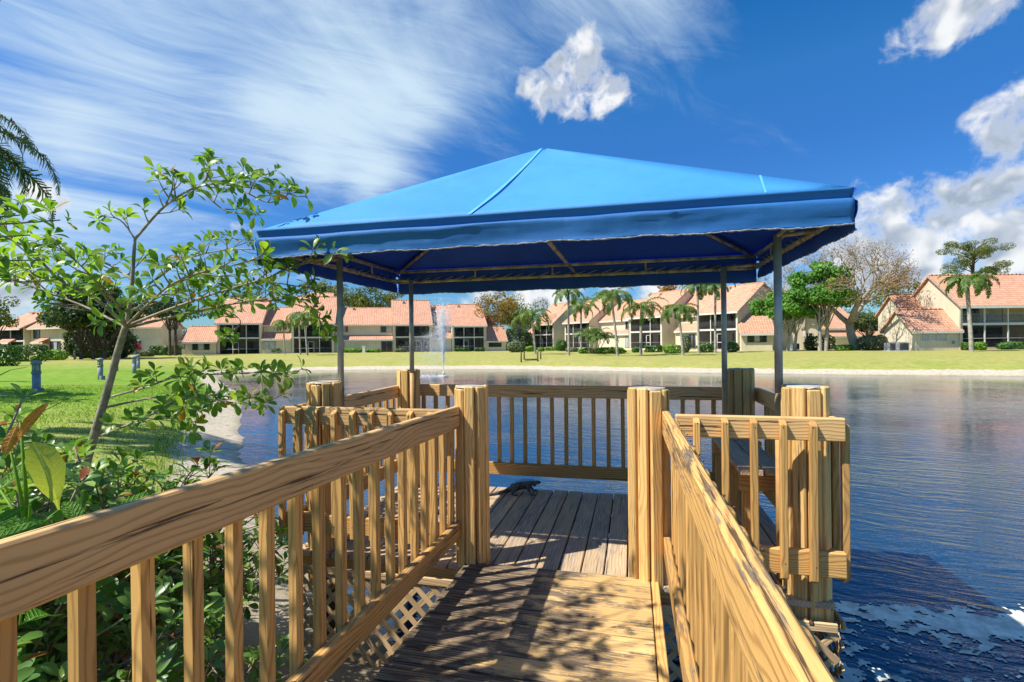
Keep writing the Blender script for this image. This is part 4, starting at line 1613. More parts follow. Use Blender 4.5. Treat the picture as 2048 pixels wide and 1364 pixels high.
def mid_row():
    F = Frame(1478, 65, -62, 0.06)
    t = thing('townhouse_row', 'cream townhouse row receding behind the palms with balconies facing the lake', 'building', F.loc, F.rot, 'townhouse buildings around the lake')
    U = F.u
    # nearest unit
    gable(t, U(1394), -.1, 0, 10, 5.1, 8.7, porch=2.2)
    porch(t, U(1394), -.1, 0, 2.2, 5.1, 2.65, seed=11, bays=3)
    downspout(t, -.1, 0, 0, 5.0)
    gable(t, U(1340, 2), U(1394, 0) - .1, 2.4, 9, 5.1, 8.9)
    shed(t, U(1352, 1), U(1392), .6, 2.4, 2.5, 3.7, wall_z=2.5)
    window(t, U(1378, .9), U(1391, .9), .9, .1, 2.1, 'glass', 1)
    gable(t, U(1264), U(1330), -.6, 11, 5.1, 9.0, porch=2.2)
    porch(t, U(1264), U(1330), -.6, 2.2, 5.1, 2.65, seed=13, bays=3)
    downspout(t, U(1264), -.6, 0, 5.0)
    gable(t, U(1188, 2), U(1264) - .1, 1.8, 9, 5.0, 8.4)
    shed(t, U(1196, .5), U(1262, .5), .3, 1.8, 2.3, 3.0, wall_z=2.3)
    window(t, U(1251, .6), U(1261, .6), .6, .2, 2.0, 'curtain', 1)
    window(t, U(1252, 1.8), U(1260, 1.8), 1.8, 3.3, 4.6, 'glass', 1)
    gable(t, U(1133), U(1184), -.4, 11, 5.0, 9.2, porch=2.2)
    porch(t, U(1133), U(1184), -.4, 2.2, 5.0, 2.65, seed=15, bays=3)
    gable(t, U(1077), U(1117), -1.2, 10, 5.0, 9.2, porch=2.2)
    porch(t, U(1077), U(1117), -1.2, 2.2, 5.0, 2.65, seed=17, bays=3)
    # low wing at the far end
    gable(t, U(1052), U(1076), -.6, 7, 2.3, 5.2, vent=False)
    window(t, U(1060), U(1072), -.6, .4, 1.7, 'glass', 1)


mid_row()


def mid_wing():
    # low wing standing in front of the gable end, roof slope facing the lake
    F = Frame(1481, 64.2, -12, 0.06)
    t = thing('low_house_wing', 'single-storey cream wing with terracotta roof beside the bright green tree', 'building', F.loc, F.rot, 'townhouse buildings around the lake')
    gable(t, 0.1, F.u(1546), 0.0, 6.5, 2.3, 5.6, vent=False)
    window(t, F.u(1496), F.u(1532), 0.0, 1.0, 2.1, 'mixed', 2, frame='dark')
    downspout(t, F.u(1545), 0, 0, 2.2)
    gable(t, F.u(1500, 6), F.u(1640, 6), 6.2, 8, 4.9, 8.0, vent=False)
    window(t, F.u(1610, 6), F.u(1626, 6), 6.2, .4, 2.0, 'glass', 1)


mid_wing()


def right_house():
    F = Frame(1919, 52, 0, 0.27)
    t = thing('townhouse', 'cream townhouse on the right with long balcony and wide terracotta roof', 'building', F.loc, F.rot, 'townhouse buildings around the lake')
    U = F.u
    gable(t, 0, 15, 0, 7.2, 4.55, 7.75, porch=2.0, over=.45)
    porch(t, 0, 15, 0, 2.0, 4.55, 2.45, seed=21, bays=6, upper_screen=False)
    gable(t, U(1824), -.02, 0.03, 3.9, 1.95, 3.95, over=.3, vent=False)
    window(t, U(1843), U(1894), 0.03, .82, 1.75, 'curtain', 2, frame='white')
    gable(t, -2.45, -.02, 3.95, 4.2, 3.85, 5.9, over=.25, vent=False)
    box('meter_sign', U(1904), U(1909), -.02, .01, .45, .72, M['ac'], t)
    downspout(t, U(1825), .05, 0, 1.9)
    downspout(t, .06, 0, 0, 4.4)


right_house()


def back_house():
    F = Frame(1600, 84, 8, 0.0)
    t = thing('townhouse', 'distant pink-roofed townhouse glimpsed between the trunks of the bare tree', 'building', F.loc, F.rot, 'townhouse buildings around the lake')
    U = F.u
    gable(t, U(1585), U(1700), 0, 10, 3.1, 5.8, vent=False)
    gable(t, U(1640), U(1765), 6, 9, 4.6, 7.8, vent=False)
    shed(t, U(1655), U(1760), -1.2, 0.3, 1.6, 2.6, wall_z=1.6)
    for a, b in ((1608, 1622), (1716, 1730)):
        window(t, U(a), U(b), 0 if a < 1700 else 6, 1.1 if a < 1700 else 2.9, 2.4 if a < 1700 else 4.2, 'mixed', 1, frame='white')
    window(t, U(1666), U(1682), 0, 1.7, 2.7, 'curtain', 1, frame='white')


back_house()


def left_house():
    F = Frame(133, 80, -22, -0.10)
    t = thing('townhouse', 'cream townhouse at the far left with brown balcony opening behind the clipped hedge', 'building', F.loc, F.rot, 'townhouse buildings around the lake')
    U = F.u
    gable(t, U(62), -.1, 0, 9, 4.9, 8.0, over=.7)
    window(t, U(44 + 24), U(80), 0.0, 2.9, 4.6, 'glass', 1, frame='dark')
    window(t, U(101), U(121), 0, .2, 2.3, 'mixed', 2, frame='dark')
    shed(t, U(82), U(100), -1.4, .02, 2.1, 2.8, wall_z=2.0)
    gable(t, U(5), U(61), -.8, 9, 4.8, 7.4, porch=1.8, over=.7)
    porch(t, U(5), U(61), -.8, 1.8, 4.8, 2.5, seed=31, bays=2)
    shed(t, U(18), U(44), -1.8, -.8, 2.1, 2.75, wall_z=1.5)


left_house()


def hidden_house():
    F = Frame(300, 88, 10, -0.2)
    t = thing('house_gable', 'plain tan house wall in the shade of the dark oak', 'building', F.loc, F.rot, 'townhouse buildings around the lake')
    gable(t, F.u(262), F.u(322), 0, 8, 4.9, 7.4, vent=False)
    window(t, F.u(272), F.u(282), 0, 1.2, 2.4, 'glass', 1)
    gable(t, F.u(340), F.u(372), 4, 7, 2.6, 4.6, vent=False)
    window(t, F.u(348), F.u(360), 4, .8, 1.8, 'mixed', 1)


hidden_house()


# ------------------------------------------------------------------ small fixtures
def ac_unit(label, px, z, w=.9):
    p = WG(px, z)
    t = thing('air_conditioner', label, 'air conditioner', p, YAW, 'air conditioners beside the houses')
    obj('housing', box_mesh('housing', -w / 2, w / 2, -.4, .4, .05, .85, M['ac'], .02), None, t)
    mb = MB()
    for k in range(9):
        z0 = .12 + k * .075
        mb.box(-w / 2 + .06, w / 2 - .06, -.43, -.395, z0, z0 + .035)
    obj('grille', mb.mesh('grille', M['dark'], False), None, t)
    obj('pad', box_mesh('pad', -w / 2 - .1, w / 2 + .1, -.5, .5, -.2, .05, M['white']), None, t)
    mb = MB()
    mb.tube([(0, 0, .85), (0, 0, .88)], .3, 14)
    obj('fan_guard', mb.mesh('fan_guard', M['dark']), None, t)


ac_unit('grey air conditioner beside the gable wall of the right house', 1802, 51.5, 1.0)
ac_unit('second grey air conditioner nearer the bare tree, by the right house', 1783, 52, 1.0)
ac_unit('small air conditioner at the foot of the bright green tree', 1588, 62)
ac_unit('bluish air conditioner beside the low left wing of the long townhouse row', 360, 83, 1.1)


def bollard(label, px, z, hgt=1.0, box_at_foot=False):
    p = WG(px, z)
    t = thing('bollard_light', label, 'light', p, 0, 'path bollard lights on the left lawn')

    def part(name, z0, z1, r, mat, n=14, parent=t):
        mb = MB()
        mb.tube([(0, 0, z0), (0, 0, z1)], r, n)
        return obj(name, mb.mesh(name, M[mat]), None, parent)
    part('shaft', -.15, hgt * .62, .105, 'bollard')
    part('collar', hgt * .60, hgt * .66, .125, 'bollard')
    ln = part('lens', hgt * .66, hgt * .88, .085, 'cap')
    for k in range(4):
        a = k * math.pi / 2 + .5
        mb = MB()
        mb.tube([(math.cos(a) * .1, math.sin(a) * .1, hgt * .66), (math.cos(a) * .1, math.sin(a) * .1, hgt * .88)], .014, 5)
        obj('lens_bar', mb.mesh('lens_bar', M['bollard']), None, ln)
    mb = MB()
    mb.tube([(0, 0, hgt * .88), (0, 0, hgt * .93), (0, 0, hgt * .97), (0, 0, hgt)], [.135, .135, .12, .05], 14)
    obj('cap', mb.mesh('cap', M['bollard']), None, t)
    if box_at_foot:
        obj('junction_box', box_mesh('junction_box', .07, .22, -.12, .06, -.05, .17, M['ac'], .01), None, t)


bollard('largest grey bollard light with junction box, nearest on the left lawn', 72, 15.4, 1.0, True)
bollard('grey bollard light left of the leaning tree trunk', 200, 23.5, 1.0, True)
bollard('grey bollard light peeping out left behind the leaning trunk', 232, 31)
bollard('grey bollard light just right of the leaning trunk', 268, 29)
bollard('tiny distant bollard light near the far-left house', 149, 58)
bollard('distant bollard light right beside the leaning trunk, smaller of that pair', 276, 36)


def mooring():
    for k, (px, z, h, lab) in enumerate(((1042, 44, .85, 'leftmost thin brown mooring post on the far sandy bank'), (1048, 46, .75, 'second thin brown mooring post from the left on the far bank'),
                                         (1075, 44, .85, 'third thin brown mooring post from the left on the far bank'), (1081, 46, .75, 'rightmost thin brown mooring post on the far bank'))):
        p = WG(px, z)
        t = thing('mooring_post', lab, 'post', p, 0, 'mooring posts on the far bank')
        mb = MB()
        mb.tube([(0, 0, -.4), (0, 0, h), (0, 0, h + .03)], [.07, .065, .03], 7)
        obj('shaft', mb.mesh('shaft', M['wood_dark']), None, t)
    p = WG(1062, 45.2)
    t = thing('landing_plank', 'low dark landing plank between the mooring posts on the far bank', 'plank', p, YAW)
    obj('plank', box_mesh('plank', -.62, .62, -.3, .3, .05, .14, M['wood_dark'], .01), None, t)
    p = WG(728, 83)
    t = thing('utility_pedestal', 'small white utility pedestal between two hedges by the townhouse row', 'utility box', p, YAW)
    obj('cabinet', box_mesh('cabinet', -.22, .22, -.18, .18, -.1, .95, M['white'], .03), None, t)
    obj('lid', box_mesh('lid', -.25, .25, -.21, .21, .95, 1.05, M['white'], .02), None, t)


mooring()


def build_fountain():
    q = W(887, 753, 34)
    p = Vector((q.x, q.y, WATER_Z))
    t = thing('fountain', 'white spray fountain rising from the middle of the lake', 'fountain', p)
    mb = MB()
    mb.tube([(0, 0, -.1), (0, 0, .07), (0, 0, .12)], [.34, .32, .15], 18)
    obj('float', mb.mesh('float', M['cap']), None, t)
    mb = MB()
    mb.tube([(0, 0, .1), (0, 0, .32)], [.09, .06], 10)
    obj('nozzle', mb.mesh('nozzle', M['white']), None, t)
    rng = np.random.default_rng(3)
    # droplets along ballistic paths, drifting left with the breeze
    P, S = [], []
    g = 9.8
    n = 8000
    v0 = rng.normal(8.5, .6, n)
    tilt = np.abs(rng.normal(0, .055, n))
    az = rng.uniform(0, 2 * np.pi, n)
    tf = 2 * v0 / g
    tt = rng.uniform(0, 1, n) ** .8 * tf
    core = rng.random(n) < .55
    tt = np.where(core, tt * .55, tt)
    drag = np.where(tt > v0 / g, (tt - v0 / g), 0)
    x = v0 * np.sin(tilt) * np.cos(az) * tt - 1.05 * drag ** 1.6
    y = v0 * np.sin(tilt) * np.sin(az) * tt
    z = v0 * np.cos(tilt) * tt - .5 * g * tt * tt + .3
    keep = z > .02
    P.append(np.stack([x, y, z], 1)[keep])
    S.append((rng.uniform(.005, .014, n) * np.where(core, 1.25, .85))[keep])
    # fine mist falling to the left
    m = 7000
    mx = -np.abs(rng.normal(0, 1.25, m)) + .2
    mz = np.clip(3.3 - np.abs(rng.normal(0, 1.5, m)) + .35 * mx, .03, 5)
    P.append(np.stack([mx, rng.normal(0, .35, m), mz], 1))
    S.append(rng.uniform(.004, .009, m))
    # ring of splashes
    s = 500
    a, r = rng.uniform(0, 2 * np.pi, s), rng.uniform(.3, 1.5, s)
    P.append(np.stack([np.cos(a) * r - .8, np.sin(a) * r, rng.uniform(.0, .08, s)], 1))
    S.append(rng.uniform(.008, .016, s))
    P, S = np.concatenate(P), np.concatenate(S)
    base = np.array([(1, 1, 1), (1, -1, -1), (-1, 1, -1), (-1, -1, 1)]) * .8
    st = np.ones((len(P), 1, 1)) * np.array([1, 1, 1.7])
    V = P[:, None, :] + base[None] * S[:, None, None] * st
    f = np.array([(0, 1, 2), (0, 3, 1), (0, 2, 3), (1, 3, 2)])
    F_ = (np.arange(len(P)) * 4)[:, None, None] + f[None]
    o = obj('spray', np_mesh('spray', V.reshape(-1, 3), F_.reshape(-1, 3), M['spray']), None, t)
    o['kind'] = 'stuff'


build_fountain()


# ------------------------------------------------------------------ vegetation helpers
def rand_unit(n, rng):
    v = rng.normal(size=(n, 3))
    return v / np.linalg.norm(v, axis=1, keepdims=True)


def leaf_cloud(P, nrm, size, tint, rng, aspect=0.55, bend=0.15):
    """one folded leaf (two triangles sharing the midrib... four corners) per point"""
    n = len(P)
    d = rand_unit(n, rng)
    d -= nrm * np.sum(d * nrm, 1, keepdims=True)
    d /= np.linalg.norm(d, axis=1, keepdims=True) + 1e-9
    s = np.cross(nrm, d)
    sz = np.asarray(size).reshape(-1, 1) * np.ones((n, 1))
    v = np.zeros((n, 4, 3))
    v[:, 0] = P - d * sz * .5
    v[:, 1] = P + s * sz * aspect * .5 + nrm * sz * bend
    v[:, 2] = P + d * sz * .5
    v[:, 3] = P - s * sz * aspect * .5 + nrm * sz * bend
    return v.reshape(-1, 3), np.arange(n * 4).reshape(-1, 4), np.repeat(tint, 4)


def clump_points(centres, radii, per, rng, squash=0.8):
    P, N, D = [], [], []
    for c, r, k in zip(centres, radii, per):
        u = rand_unit(k, rng)
        rad = r * rng.uniform(.35, 1.0, k) ** .5
        q = u * rad[:, None]
        q[:, 2] *= squash
        P.append(q + np.array(c))
        nn = u * .8 + rand_unit(k, rng) * .75 + np.array([0, 0, .35])
        N.append(nn / np.linalg.norm(nn, axis=1, keepdims=True))
    return np.concatenate(P), np.concatenate(N)


def crown_mesh(name, centre, rx, ry, rz, n_clumps, leaves, leaf, mat, seed, flat=0.0, clump=.30, tint_bias=0.0):
    rng = np.random.default_rng(seed)
    u = rand_unit(n_clumps, rng)
    u[:, 2] = np.where(u[:, 2] < -.35, u[:, 2] * .4, u[:, 2])
    rad = rng.uniform(.45, .92, n_clumps)
    C = np.array(centre) + u * rad[:, None] * np.array([rx, ry, rz])
    r = min(rx, rz) * clump * rng.uniform(.65, 1.35, n_clumps)
    per = np.maximum(6, (leaves * r ** 2 / np.sum(r ** 2)).astype(int))
    P, N = clump_points(C, r, per, rng)
    ct = np.repeat(rng.uniform(0, .55, n_clumps), per)
    tint = np.clip(ct + rng.uniform(0, .45, len(P)) + tint_bias, 0, .999)
    v, f, a = leaf_cloud(P, N, rng.uniform(.6, 1.3, len(P)) * leaf, tint, rng, .6)
    return np_mesh(name, v, f, mat, False, a), C


def limb_mesh(name, base, C, trunk_r, fork, mat, rng, every=1, lean=(0, 0)):
    mb = MB()
    top = Vector((lean[0], lean[1], fork))
    pts = smooth_path([(0, 0, -.4), (lean[0] * .3 + .03, lean[1] * .3, fork * .4), top], 4)
    mb.tube(pts, np.linspace(trunk_r, trunk_r * .72, len(pts)), 8)
    for c in C[::every]:
        c = Vector(c)
        m = top.lerp(c, .5) + Vector((rng.normal(0, .15), rng.normal(0, .15), abs(c.z - fork) * .12))
        pts = smooth_path([top - Vector((0, 0, .1)), m, c], 3)
        mb.tube(pts, np.linspace(trunk_r * .26, trunk_r * .06, len(pts)), 5)
    return mb.mesh(name, mat)


def far_tree(label, px, z, H, wid, crown_h, mat, seed, leaves=5000, leaf=.34, n_clumps=34, trunk_r=.28, bark='bark_far', name='broadleaf_tree', group='trees beyond the far lawn', clump=.30, lean=(0, 0), dy=None, stems=1, tb=0.0):
    p = WG(px, z)
    rng = np.random.default_rng(seed)
    t = thing(name, label, 'tree', p, YAW, group)
    c = (0 + lean[0], lean[1], H - crown_h / 2)
    me, C = crown_mesh('crown', c, wid / 2, wid * (.42 if dy is None else dy), crown_h / 2, n_clumps, leaves, leaf, M[mat], seed, clump=clump, tint_bias=tb)
    obj('crown', me, None, t)
    for k in range(stems):
        off = Vector(((k - (stems - 1) / 2) * wid * .10, 0, 0))
        sub = C[k::stems]
        me = limb_mesh('trunk', None, [Vector(q) - off for q in sub], trunk_r, max(.8, (H - crown_h) * .95), M[bark], rng, 1, lean=(lean[0] * .5 + rng.normal(0, .2), 0))
        o = obj('trunk', me, None, t)
        o.location = off
    return t


FROND = {}


def frond_mesh(L, mat, seed, pairs=34, leaflet=.42, droop=1.0, w=.03):
    key = (L, mat, seed)
    if key in FROND:
        return FROND[key]
    rng = np.random.default_rng(seed)
    # rachis in the x-z plane: leaves the crown upwards, arches over and hangs
    a0, bend = R(58), R(150) * droop
    pts = [Vector((0, 0, 0))]
    n = 18
    for k in range(n):
        a = a0 - bend * (k / n) ** 1.25
        pts.append(pts[-1] + Vector((math.cos(a), 0, math.sin(a))) * (L / n))
    mb = MB()
    mb.tube(pts, np.linspace(.035, .006, len(pts)) * (L / 3.0), 4, .2)
    V, Q = [], []
    for k in range(pairs):
        s = .12 + .88 * k / pairs
        i = s * n
        i0 = min(int(i), n - 1)
        p = pts[i0].lerp(pts[i0 + 1], i - i0)
        d = (pts[i0 + 1] - pts[i0]).normalized()
        ll = leaflet * (math.sin(math.pi * (.18 + .78 * s)) ** .7) * rng.uniform(.8, 1.15)
        for sg in (-1, 1):
            side = Vector((0, sg, 0))
            dr = (d * rng.uniform(.45, .8) + side * rng.uniform(.6, 1.0) + Vector((0, 0, rng.uniform(-.2, .35)))).normalized()
            m = p + dr * ll * .5
            e = m + (dr * .6 + Vector((0, 0, -.9))).normalized() * ll * .5
            wv = d.cross(dr).cross(dr).normalized() * w
            o = len(mb.v)
            mb.v += [tuple(p - wv * .5), tuple(p + wv * .5), tuple(m + wv * .6), tuple(m - wv * .6), tuple(e)]
            tt = float(rng.uniform(0.05, .9))
            mb.a += [tt] * 5
            mb.q.append((o, o + 1, o + 2, o + 3))
            mb.t.append((o + 3, o + 2, o + 4))
    me = mb.mesh('frond', M[mat], False)
    FROND[key] = me
    return me


def palm(label, px, z, crown_px, crown_py, n=15, L=2.6, mat='palm_leaf', seed=0, trunk_r=.15, group='queen palms on the far lawn', zc=None, name='queen_palm', droop=1.0, leaflet=.55, w=.06, pairs=36):
    rng = random.Random(seed)
    p = WG(px, z)
    q = W(crown_px, crown_py, zc or z)
    t = thing(name, label, 'palm tree', p, 0, group)
    top = q - p
    mb = MB()
    mid = Vector((top.x * .35, top.y * .35, top.z * .5))
    pts = smooth_path([(0, 0, -.3), (0.02, 0, .3), mid, top], 5)
    r = np.interp(np.linspace(0, 1, len(pts)), [0, .1, .8, 1], [trunk_r * 1.35, trunk_r, trunk_r * .8, trunk_r * .9])
    mb.tube(pts, r, 9)
    tr = obj('trunk', mb.mesh('trunk', M['palm_trunk']), None, t)
    mb = MB()
    mb.tube([top - Vector((0, 0, .1)), top + Vector((0, 0, .35)), top + Vector((0, 0, .9))], [trunk_r * .95, trunk_r * .75, trunk_r * .2], 8, .4)
    obj('crownshaft', mb.mesh('crownshaft', M['hedge']), None, tr)
    for k in range(n):
        me = frond_mesh(L, mat, k % 4 + (0 if droop == 1.0 else 10), pairs=pairs, droop=droop * (1 + .12 * ((k % 4) - 1.5)), leaflet=leaflet, w=w)
        a = k * 2.399 + rng.uniform(-.2, .2)
        tilt = -.12 + .95 * (k / n) + rng.uniform(-.12, .12)
        m = (Matrix.Translation(top + Vector((0, 0, .45))) @ Matrix.Rotation(a, 4, 'Z') @ Matrix.Rotation(tilt, 4, 'Y') @ Matrix.Rotation(rng.uniform(-.4, .4), 4, 'X')
             @ Matrix.Scale(rng.uniform(.85, 1.12), 4))
        obj('frond', me, None, t, m)
    return t


palm('tall thin queen palm with the highest crown, left of the areca clump', 1137, 55, 1137, 596, seed=1, L=2.6, n=13)
palm('leaning queen palm at the end of the receding townhouse row', 1070, 62, 1064, 640, seed=2, L=3.4, n=15)
palm('short-crowned queen palm just right of the tallest one, behind the areca clump', 1162, 66, 1162, 622, seed=3, L=3.0)
palm('queen palm leaning left in front of the blank white wall', 1234, 52, 1224, 606, seed=4, L=3.2, n=16)
palm('queen palm with dark hanging fronds in front of the third balcony', 1281, 55, 1283, 626, seed=5, L=3.3, n=17, trunk_r=.18)
palm('shaggy queen palm with leaning trunk nearest the water among the row', 1365, 51, 1358, 632, seed=6, L=2.6, n=18)
palm('straight queen palm just left of the back canopy post', 1397, 57, 1395, 580, seed=7, L=2.7, n=13)
palm('queen palm right behind the back canopy post', 1430, 57, 1431, 580, seed=8, L=2.7, n=13)
palm('queen palm standing in front of the right house balcony', 1942, 46, 1934, 575, seed=9, L=2.7, n=24, trunk_r=.19)
palm('thin palm in front of the lean-to roof of the long row, leftmost of three', 569, 76, 567, 655, seed=10, L=2.4, n=12, trunk_r=.12)
palm('thin palm in the middle of the three before the long row', 600, 72, 598, 640, seed=12, L=2.4, n=12, trunk_r=.13)
palm('thin slightly leaning palm, rightmost of three before the long row', 614, 66, 609, 645, seed=13, L=2.6, n=13, trunk_r=.14)


def areca():
    p = WG(1186, 63)
    t = thing('areca_palm', 'bushy yellow green areca palm clump between the palm trunks', 'palm tree', p)
    rng = random.Random(5)
    mb = MB()
    for k in range(9):
        a, r = rng.uniform(0, 6.28), rng.uniform(.1, .7)
        b = Vector((math.cos(a) * r, math.sin(a) * r, 0))
        e = Vector((math.cos(a) * r * 2.4, math.sin(a) * r * 2.4, rng.uniform(1.3, 2.8)))
        mb.tube([b - Vector((0, 0, .2)), b.lerp(e, .5), e], [.06, .05, .04], 5)
        for j in range(6):
            me = frond_mesh(2.2, 'palm_leaf', 20 + j % 3, pairs=26, leaflet=.5, w=.05, droop=.8)
            m = Matrix.Translation(e) @ Matrix.Rotation(rng.uniform(0, 6.28), 4, 'Z') @ Matrix.Rotation(rng.uniform(-.3, .5), 4, 'Y')
            obj('frond', me, None, t, m)
    obj('stems', mb.mesh('stems', M['palm_trunk']), None, t)


areca()

# near palm, mostly beyond the left edge: its drooping fronds hang into the picture
palm('large drooping palm at the left edge with fronds hanging into the sky', -290, 9.0, -185, 330, n=30, L=2.7, mat='palm_dark', seed=21, trunk_r=.2, group='trees on the left bank', name='drooping_palm', leaflet=.46, w=.02, pairs=80, droop=1.1)

far_tree('broad dark oak with low crown in front of the far-left house', 185, 58, 9.8, 13.5, 8.8, 'far_dark', 1, leaves=15000, leaf=.38, n_clumps=70, trunk_r=.21, clump=.24, stems=3, group='trees on the left bank')
far_tree('dark forked tree between the oak and the long townhouse row', 345, 74, 9.0, 8.5, 5.2, 'far_dark', 2, leaves=3500, leaf=.32, n_clumps=30, trunk_r=.22, stems=2, group='trees on the left bank')
far_tree('olive tree at the far left edge behind the hedge', -15, 74, 9.6, 7.0, 7.5, 'far_olive', 3, leaves=3500, n_clumps=30, group='trees on the left bank')
far_tree('olive tree above the left ridge of the long townhouse row', 640, 112, 16.0, 17, 10.0, 'far_olive', 4, leaves=6500, leaf=.42, n_clumps=46, clump=.26)
far_tree('large olive tree rising behind the middle roofs of the long row', 750, 112, 16.2, 14, 10.5, 'far_olive', 5, leaves=6500, leaf=.42, n_clumps=46, clump=.26)
far_tree('green tree rising behind the left end of the long townhouse row', 470, 110, 13.5, 15, 8.5, 'far_dark', 15, leaves=6000, leaf=.42, n_clumps=40, clump=.26, tb=.2)
far_tree('rusty orange tree in the gap right of the long townhouse row', 985, 98, 12.0, 10.5, 9.6, 'far_orange', 6, leaves=5200, leaf=.36, n_clumps=36, stems=2, bark='bark_pale', tb=.0)
far_tree('yellow olive tree right of the rusty one in the gap between the rows', 1045, 104, 12.4, 11, 10.2, 'far_olive', 7, leaves=5200, leaf=.36, n_clumps=36, stems=2, bark='bark_pale', tb=.1)
far_tree('rounded olive tree behind the receding roofs above the palms', 1205, 140, 15.5, 17, 9.0, 'far_olive', 8, leaves=6500, leaf=.5, n_clumps=44, clump=.26, tb=.12)
far_tree('small rusty treetop above the nearer receding roof', 1335, 120, 15.0, 10, 7.0, 'far_rust', 9, leaves=3000, leaf=.42, n_clumps=28)
far_tree('green treetop behind the nearest receding roof', 1515, 105, 14.2, 12, 8.0, 'far_green', 10, leaves=3800, leaf=.42, n_clumps=30)
far_tree('bright green tree with twin pale trunks right of the canopy post', 1575, 57, 7.6, 7.5, 5.6, 'far_green', 11, leaves=8500, leaf=.34, n_clumps=54, trunk_r=.2, bark='bark_pale', stems=3, clump=.24, tb=.08)
far_tree('taller bright green tree beside the bare tree', 1645, 55, 10.4, 6.2, 7.8, 'far_green', 12, leaves=9500, leaf=.34, n_clumps=56, trunk_r=.24, bark='bark_pale', stems=2, clump=.26)
far_tree('dark olive tree behind the bare tree and the right house', 1800, 78, 12.0, 11, 8.6, 'far_olive', 13, leaves=4500, leaf=.34, n_clumps=36)
far_tree('low green tree in the shade under the bare tree', 1735, 66, 4.6, 6, 3.4, 'far_dark', 14, leaves=2600, leaf=.26, n_clumps=24)


def bare_tree(label, px, z, H, spread, seed, leaves=0, leaf_mat='far_rust', trunk_r=.42, depth=6, leaf=.16, bark='bark_pale', fork=.2, low_leaves=True):
    rng = random.Random(seed)
    nrg = np.random.default_rng(seed)
    p = WG(px, z)
    t = thing('bare_tree', label, 'tree', p, YAW, 'trees beyond the far lawn')
    mb = MB()
    tips = []

    def grow(a, d, L, r, k):
        segs = 3
        pts = [a]
        dd = d.copy()
        for i in range(segs):
            dd = (dd + Vector((rng.gauss(0, .16), rng.gauss(0, .16), rng.gauss(0.02, .10)))).normalized()
            pts.append(pts[-1] + dd * (L / segs))
        mb.tube(pts, np.linspace(r, r * .62, segs + 1), 6 if k < 2 else (4 if k < 4 else 3))
        if k >= depth:
            tips.append(pts[-1])
            return
        if k >= depth - 2:
            tips.append(pts[-1])
        n = 4 if k == 0 else (3 if rng.random() < .75 else 2)
        for j in range(n):
            az = j * 6.283 / n + rng.uniform(-.6, .6)
            spr = rng.uniform(.35, .8) * (1.15 if k < 2 else 1)
            o = dd.orthogonal().normalized()
            o.rotate(Quaternion(dd, az))
            nd = (dd + o * spr + Vector((0, 0, .12))).normalized()
            nd.x *= spread
            nd.y *= spread * .85
            nd.normalize()
            grow(pts[-1] if j else pts[-1], nd, L * rng.uniform(.66, .86), r * .60, k + 1)
    grow(Vector((0, 0, -.3)), Vector((rng.uniform(-.1, .1), 0, 1)).normalized(), H * fork + .3, trunk_r, 0)
    zmax = max(v[2] for v in mb.v)
    sc = H / zmax
    mb.v = [(v[0] * sc, v[1] * sc, v[2] * sc) for v in mb.v]
    obj('limbs', mb.mesh('limbs', M[bark]), None, t)
    if leaves:
        T = np.array([tuple(q * sc) for q in tips])
        wgt = np.exp(-((T[:, 2] - H * .45) / (H * .22)) ** 2) + .10 if low_leaves else np.ones(len(T))
        ix = nrg.choice(len(T), leaves, p=wgt / wgt.sum())
        P = T[ix] + nrg.normal(0, .26, (leaves, 3))
        N = rand_unit(leaves, nrg)
        v, f, a = leaf_cloud(P, N, nrg.uniform(.6, 1.3, leaves) * leaf, nrg.uniform(0, 1, leaves), nrg)
        obj('crown', np_mesh('crown', v, f, M[leaf_mat], False, a), None, t)
    return t


bare_tree('big spreading bare tree with rusty leaves left of the right house', 1712, 57, 12.6, 1.15, 3, leaves=5200, depth=7, trunk_r=.46)
bare_tree('pale grey leafless tree half hidden behind the bright green trees', 1610, 68, 11.0, .9, 8, leaves=900, depth=7, trunk_r=.26, low_leaves=False, leaf=.12)


def pine():
    p = WG(1948, 74)
    t = thing('pine_tree', 'tall pine with layered tufts above the right house roof', 'tree', p, YAW, 'trees beyond the far lawn')
    rng = random.Random(3)
    nrg = np.random.default_rng(3)
    H = 15.2
    mb = MB()
    mb.tube([(0, 0, -.3), (.1, 0, 6), (-.1, 0, 11), (.3, 0, H - .6)], [.32, .28, .22, .08], 8)
    C, Rr = [], []
    for k in range(30):
        z = rng.uniform(10.7, H - .4)
        L = (1 - ((z - 12.4) / 4.0) ** 2) * 4.6 * rng.uniform(.4, 1.0)
        a = rng.uniform(0, 6.28)
        e = Vector((math.cos(a) * L + .2, math.sin(a) * L * .7, z + rng.uniform(-.1, .6)))
        mb.tube([(0.0, 0, z - .9), tuple(e * .55 + Vector((0, 0, z * .45 - .25))), tuple(e)], [.08, .06, .03], 4)
        C.append(tuple(e))
        Rr.append(rng.uniform(.7, 1.2))
    obj('trunk', mb.mesh('trunk', M['bark_far']), None, t)
    per = [300] * len(C)
    P, N = clump_points(C, Rr, per, nrg, .55)
    v, f, a = leaf_cloud(P, N, nrg.uniform(.7, 1.2, len(P)) * .30, nrg.uniform(0, 1, len(P)), nrg, .25)
    obj('crown', np_mesh('crown', v, f, M['far_olive'], False, a), None, t)


pine()


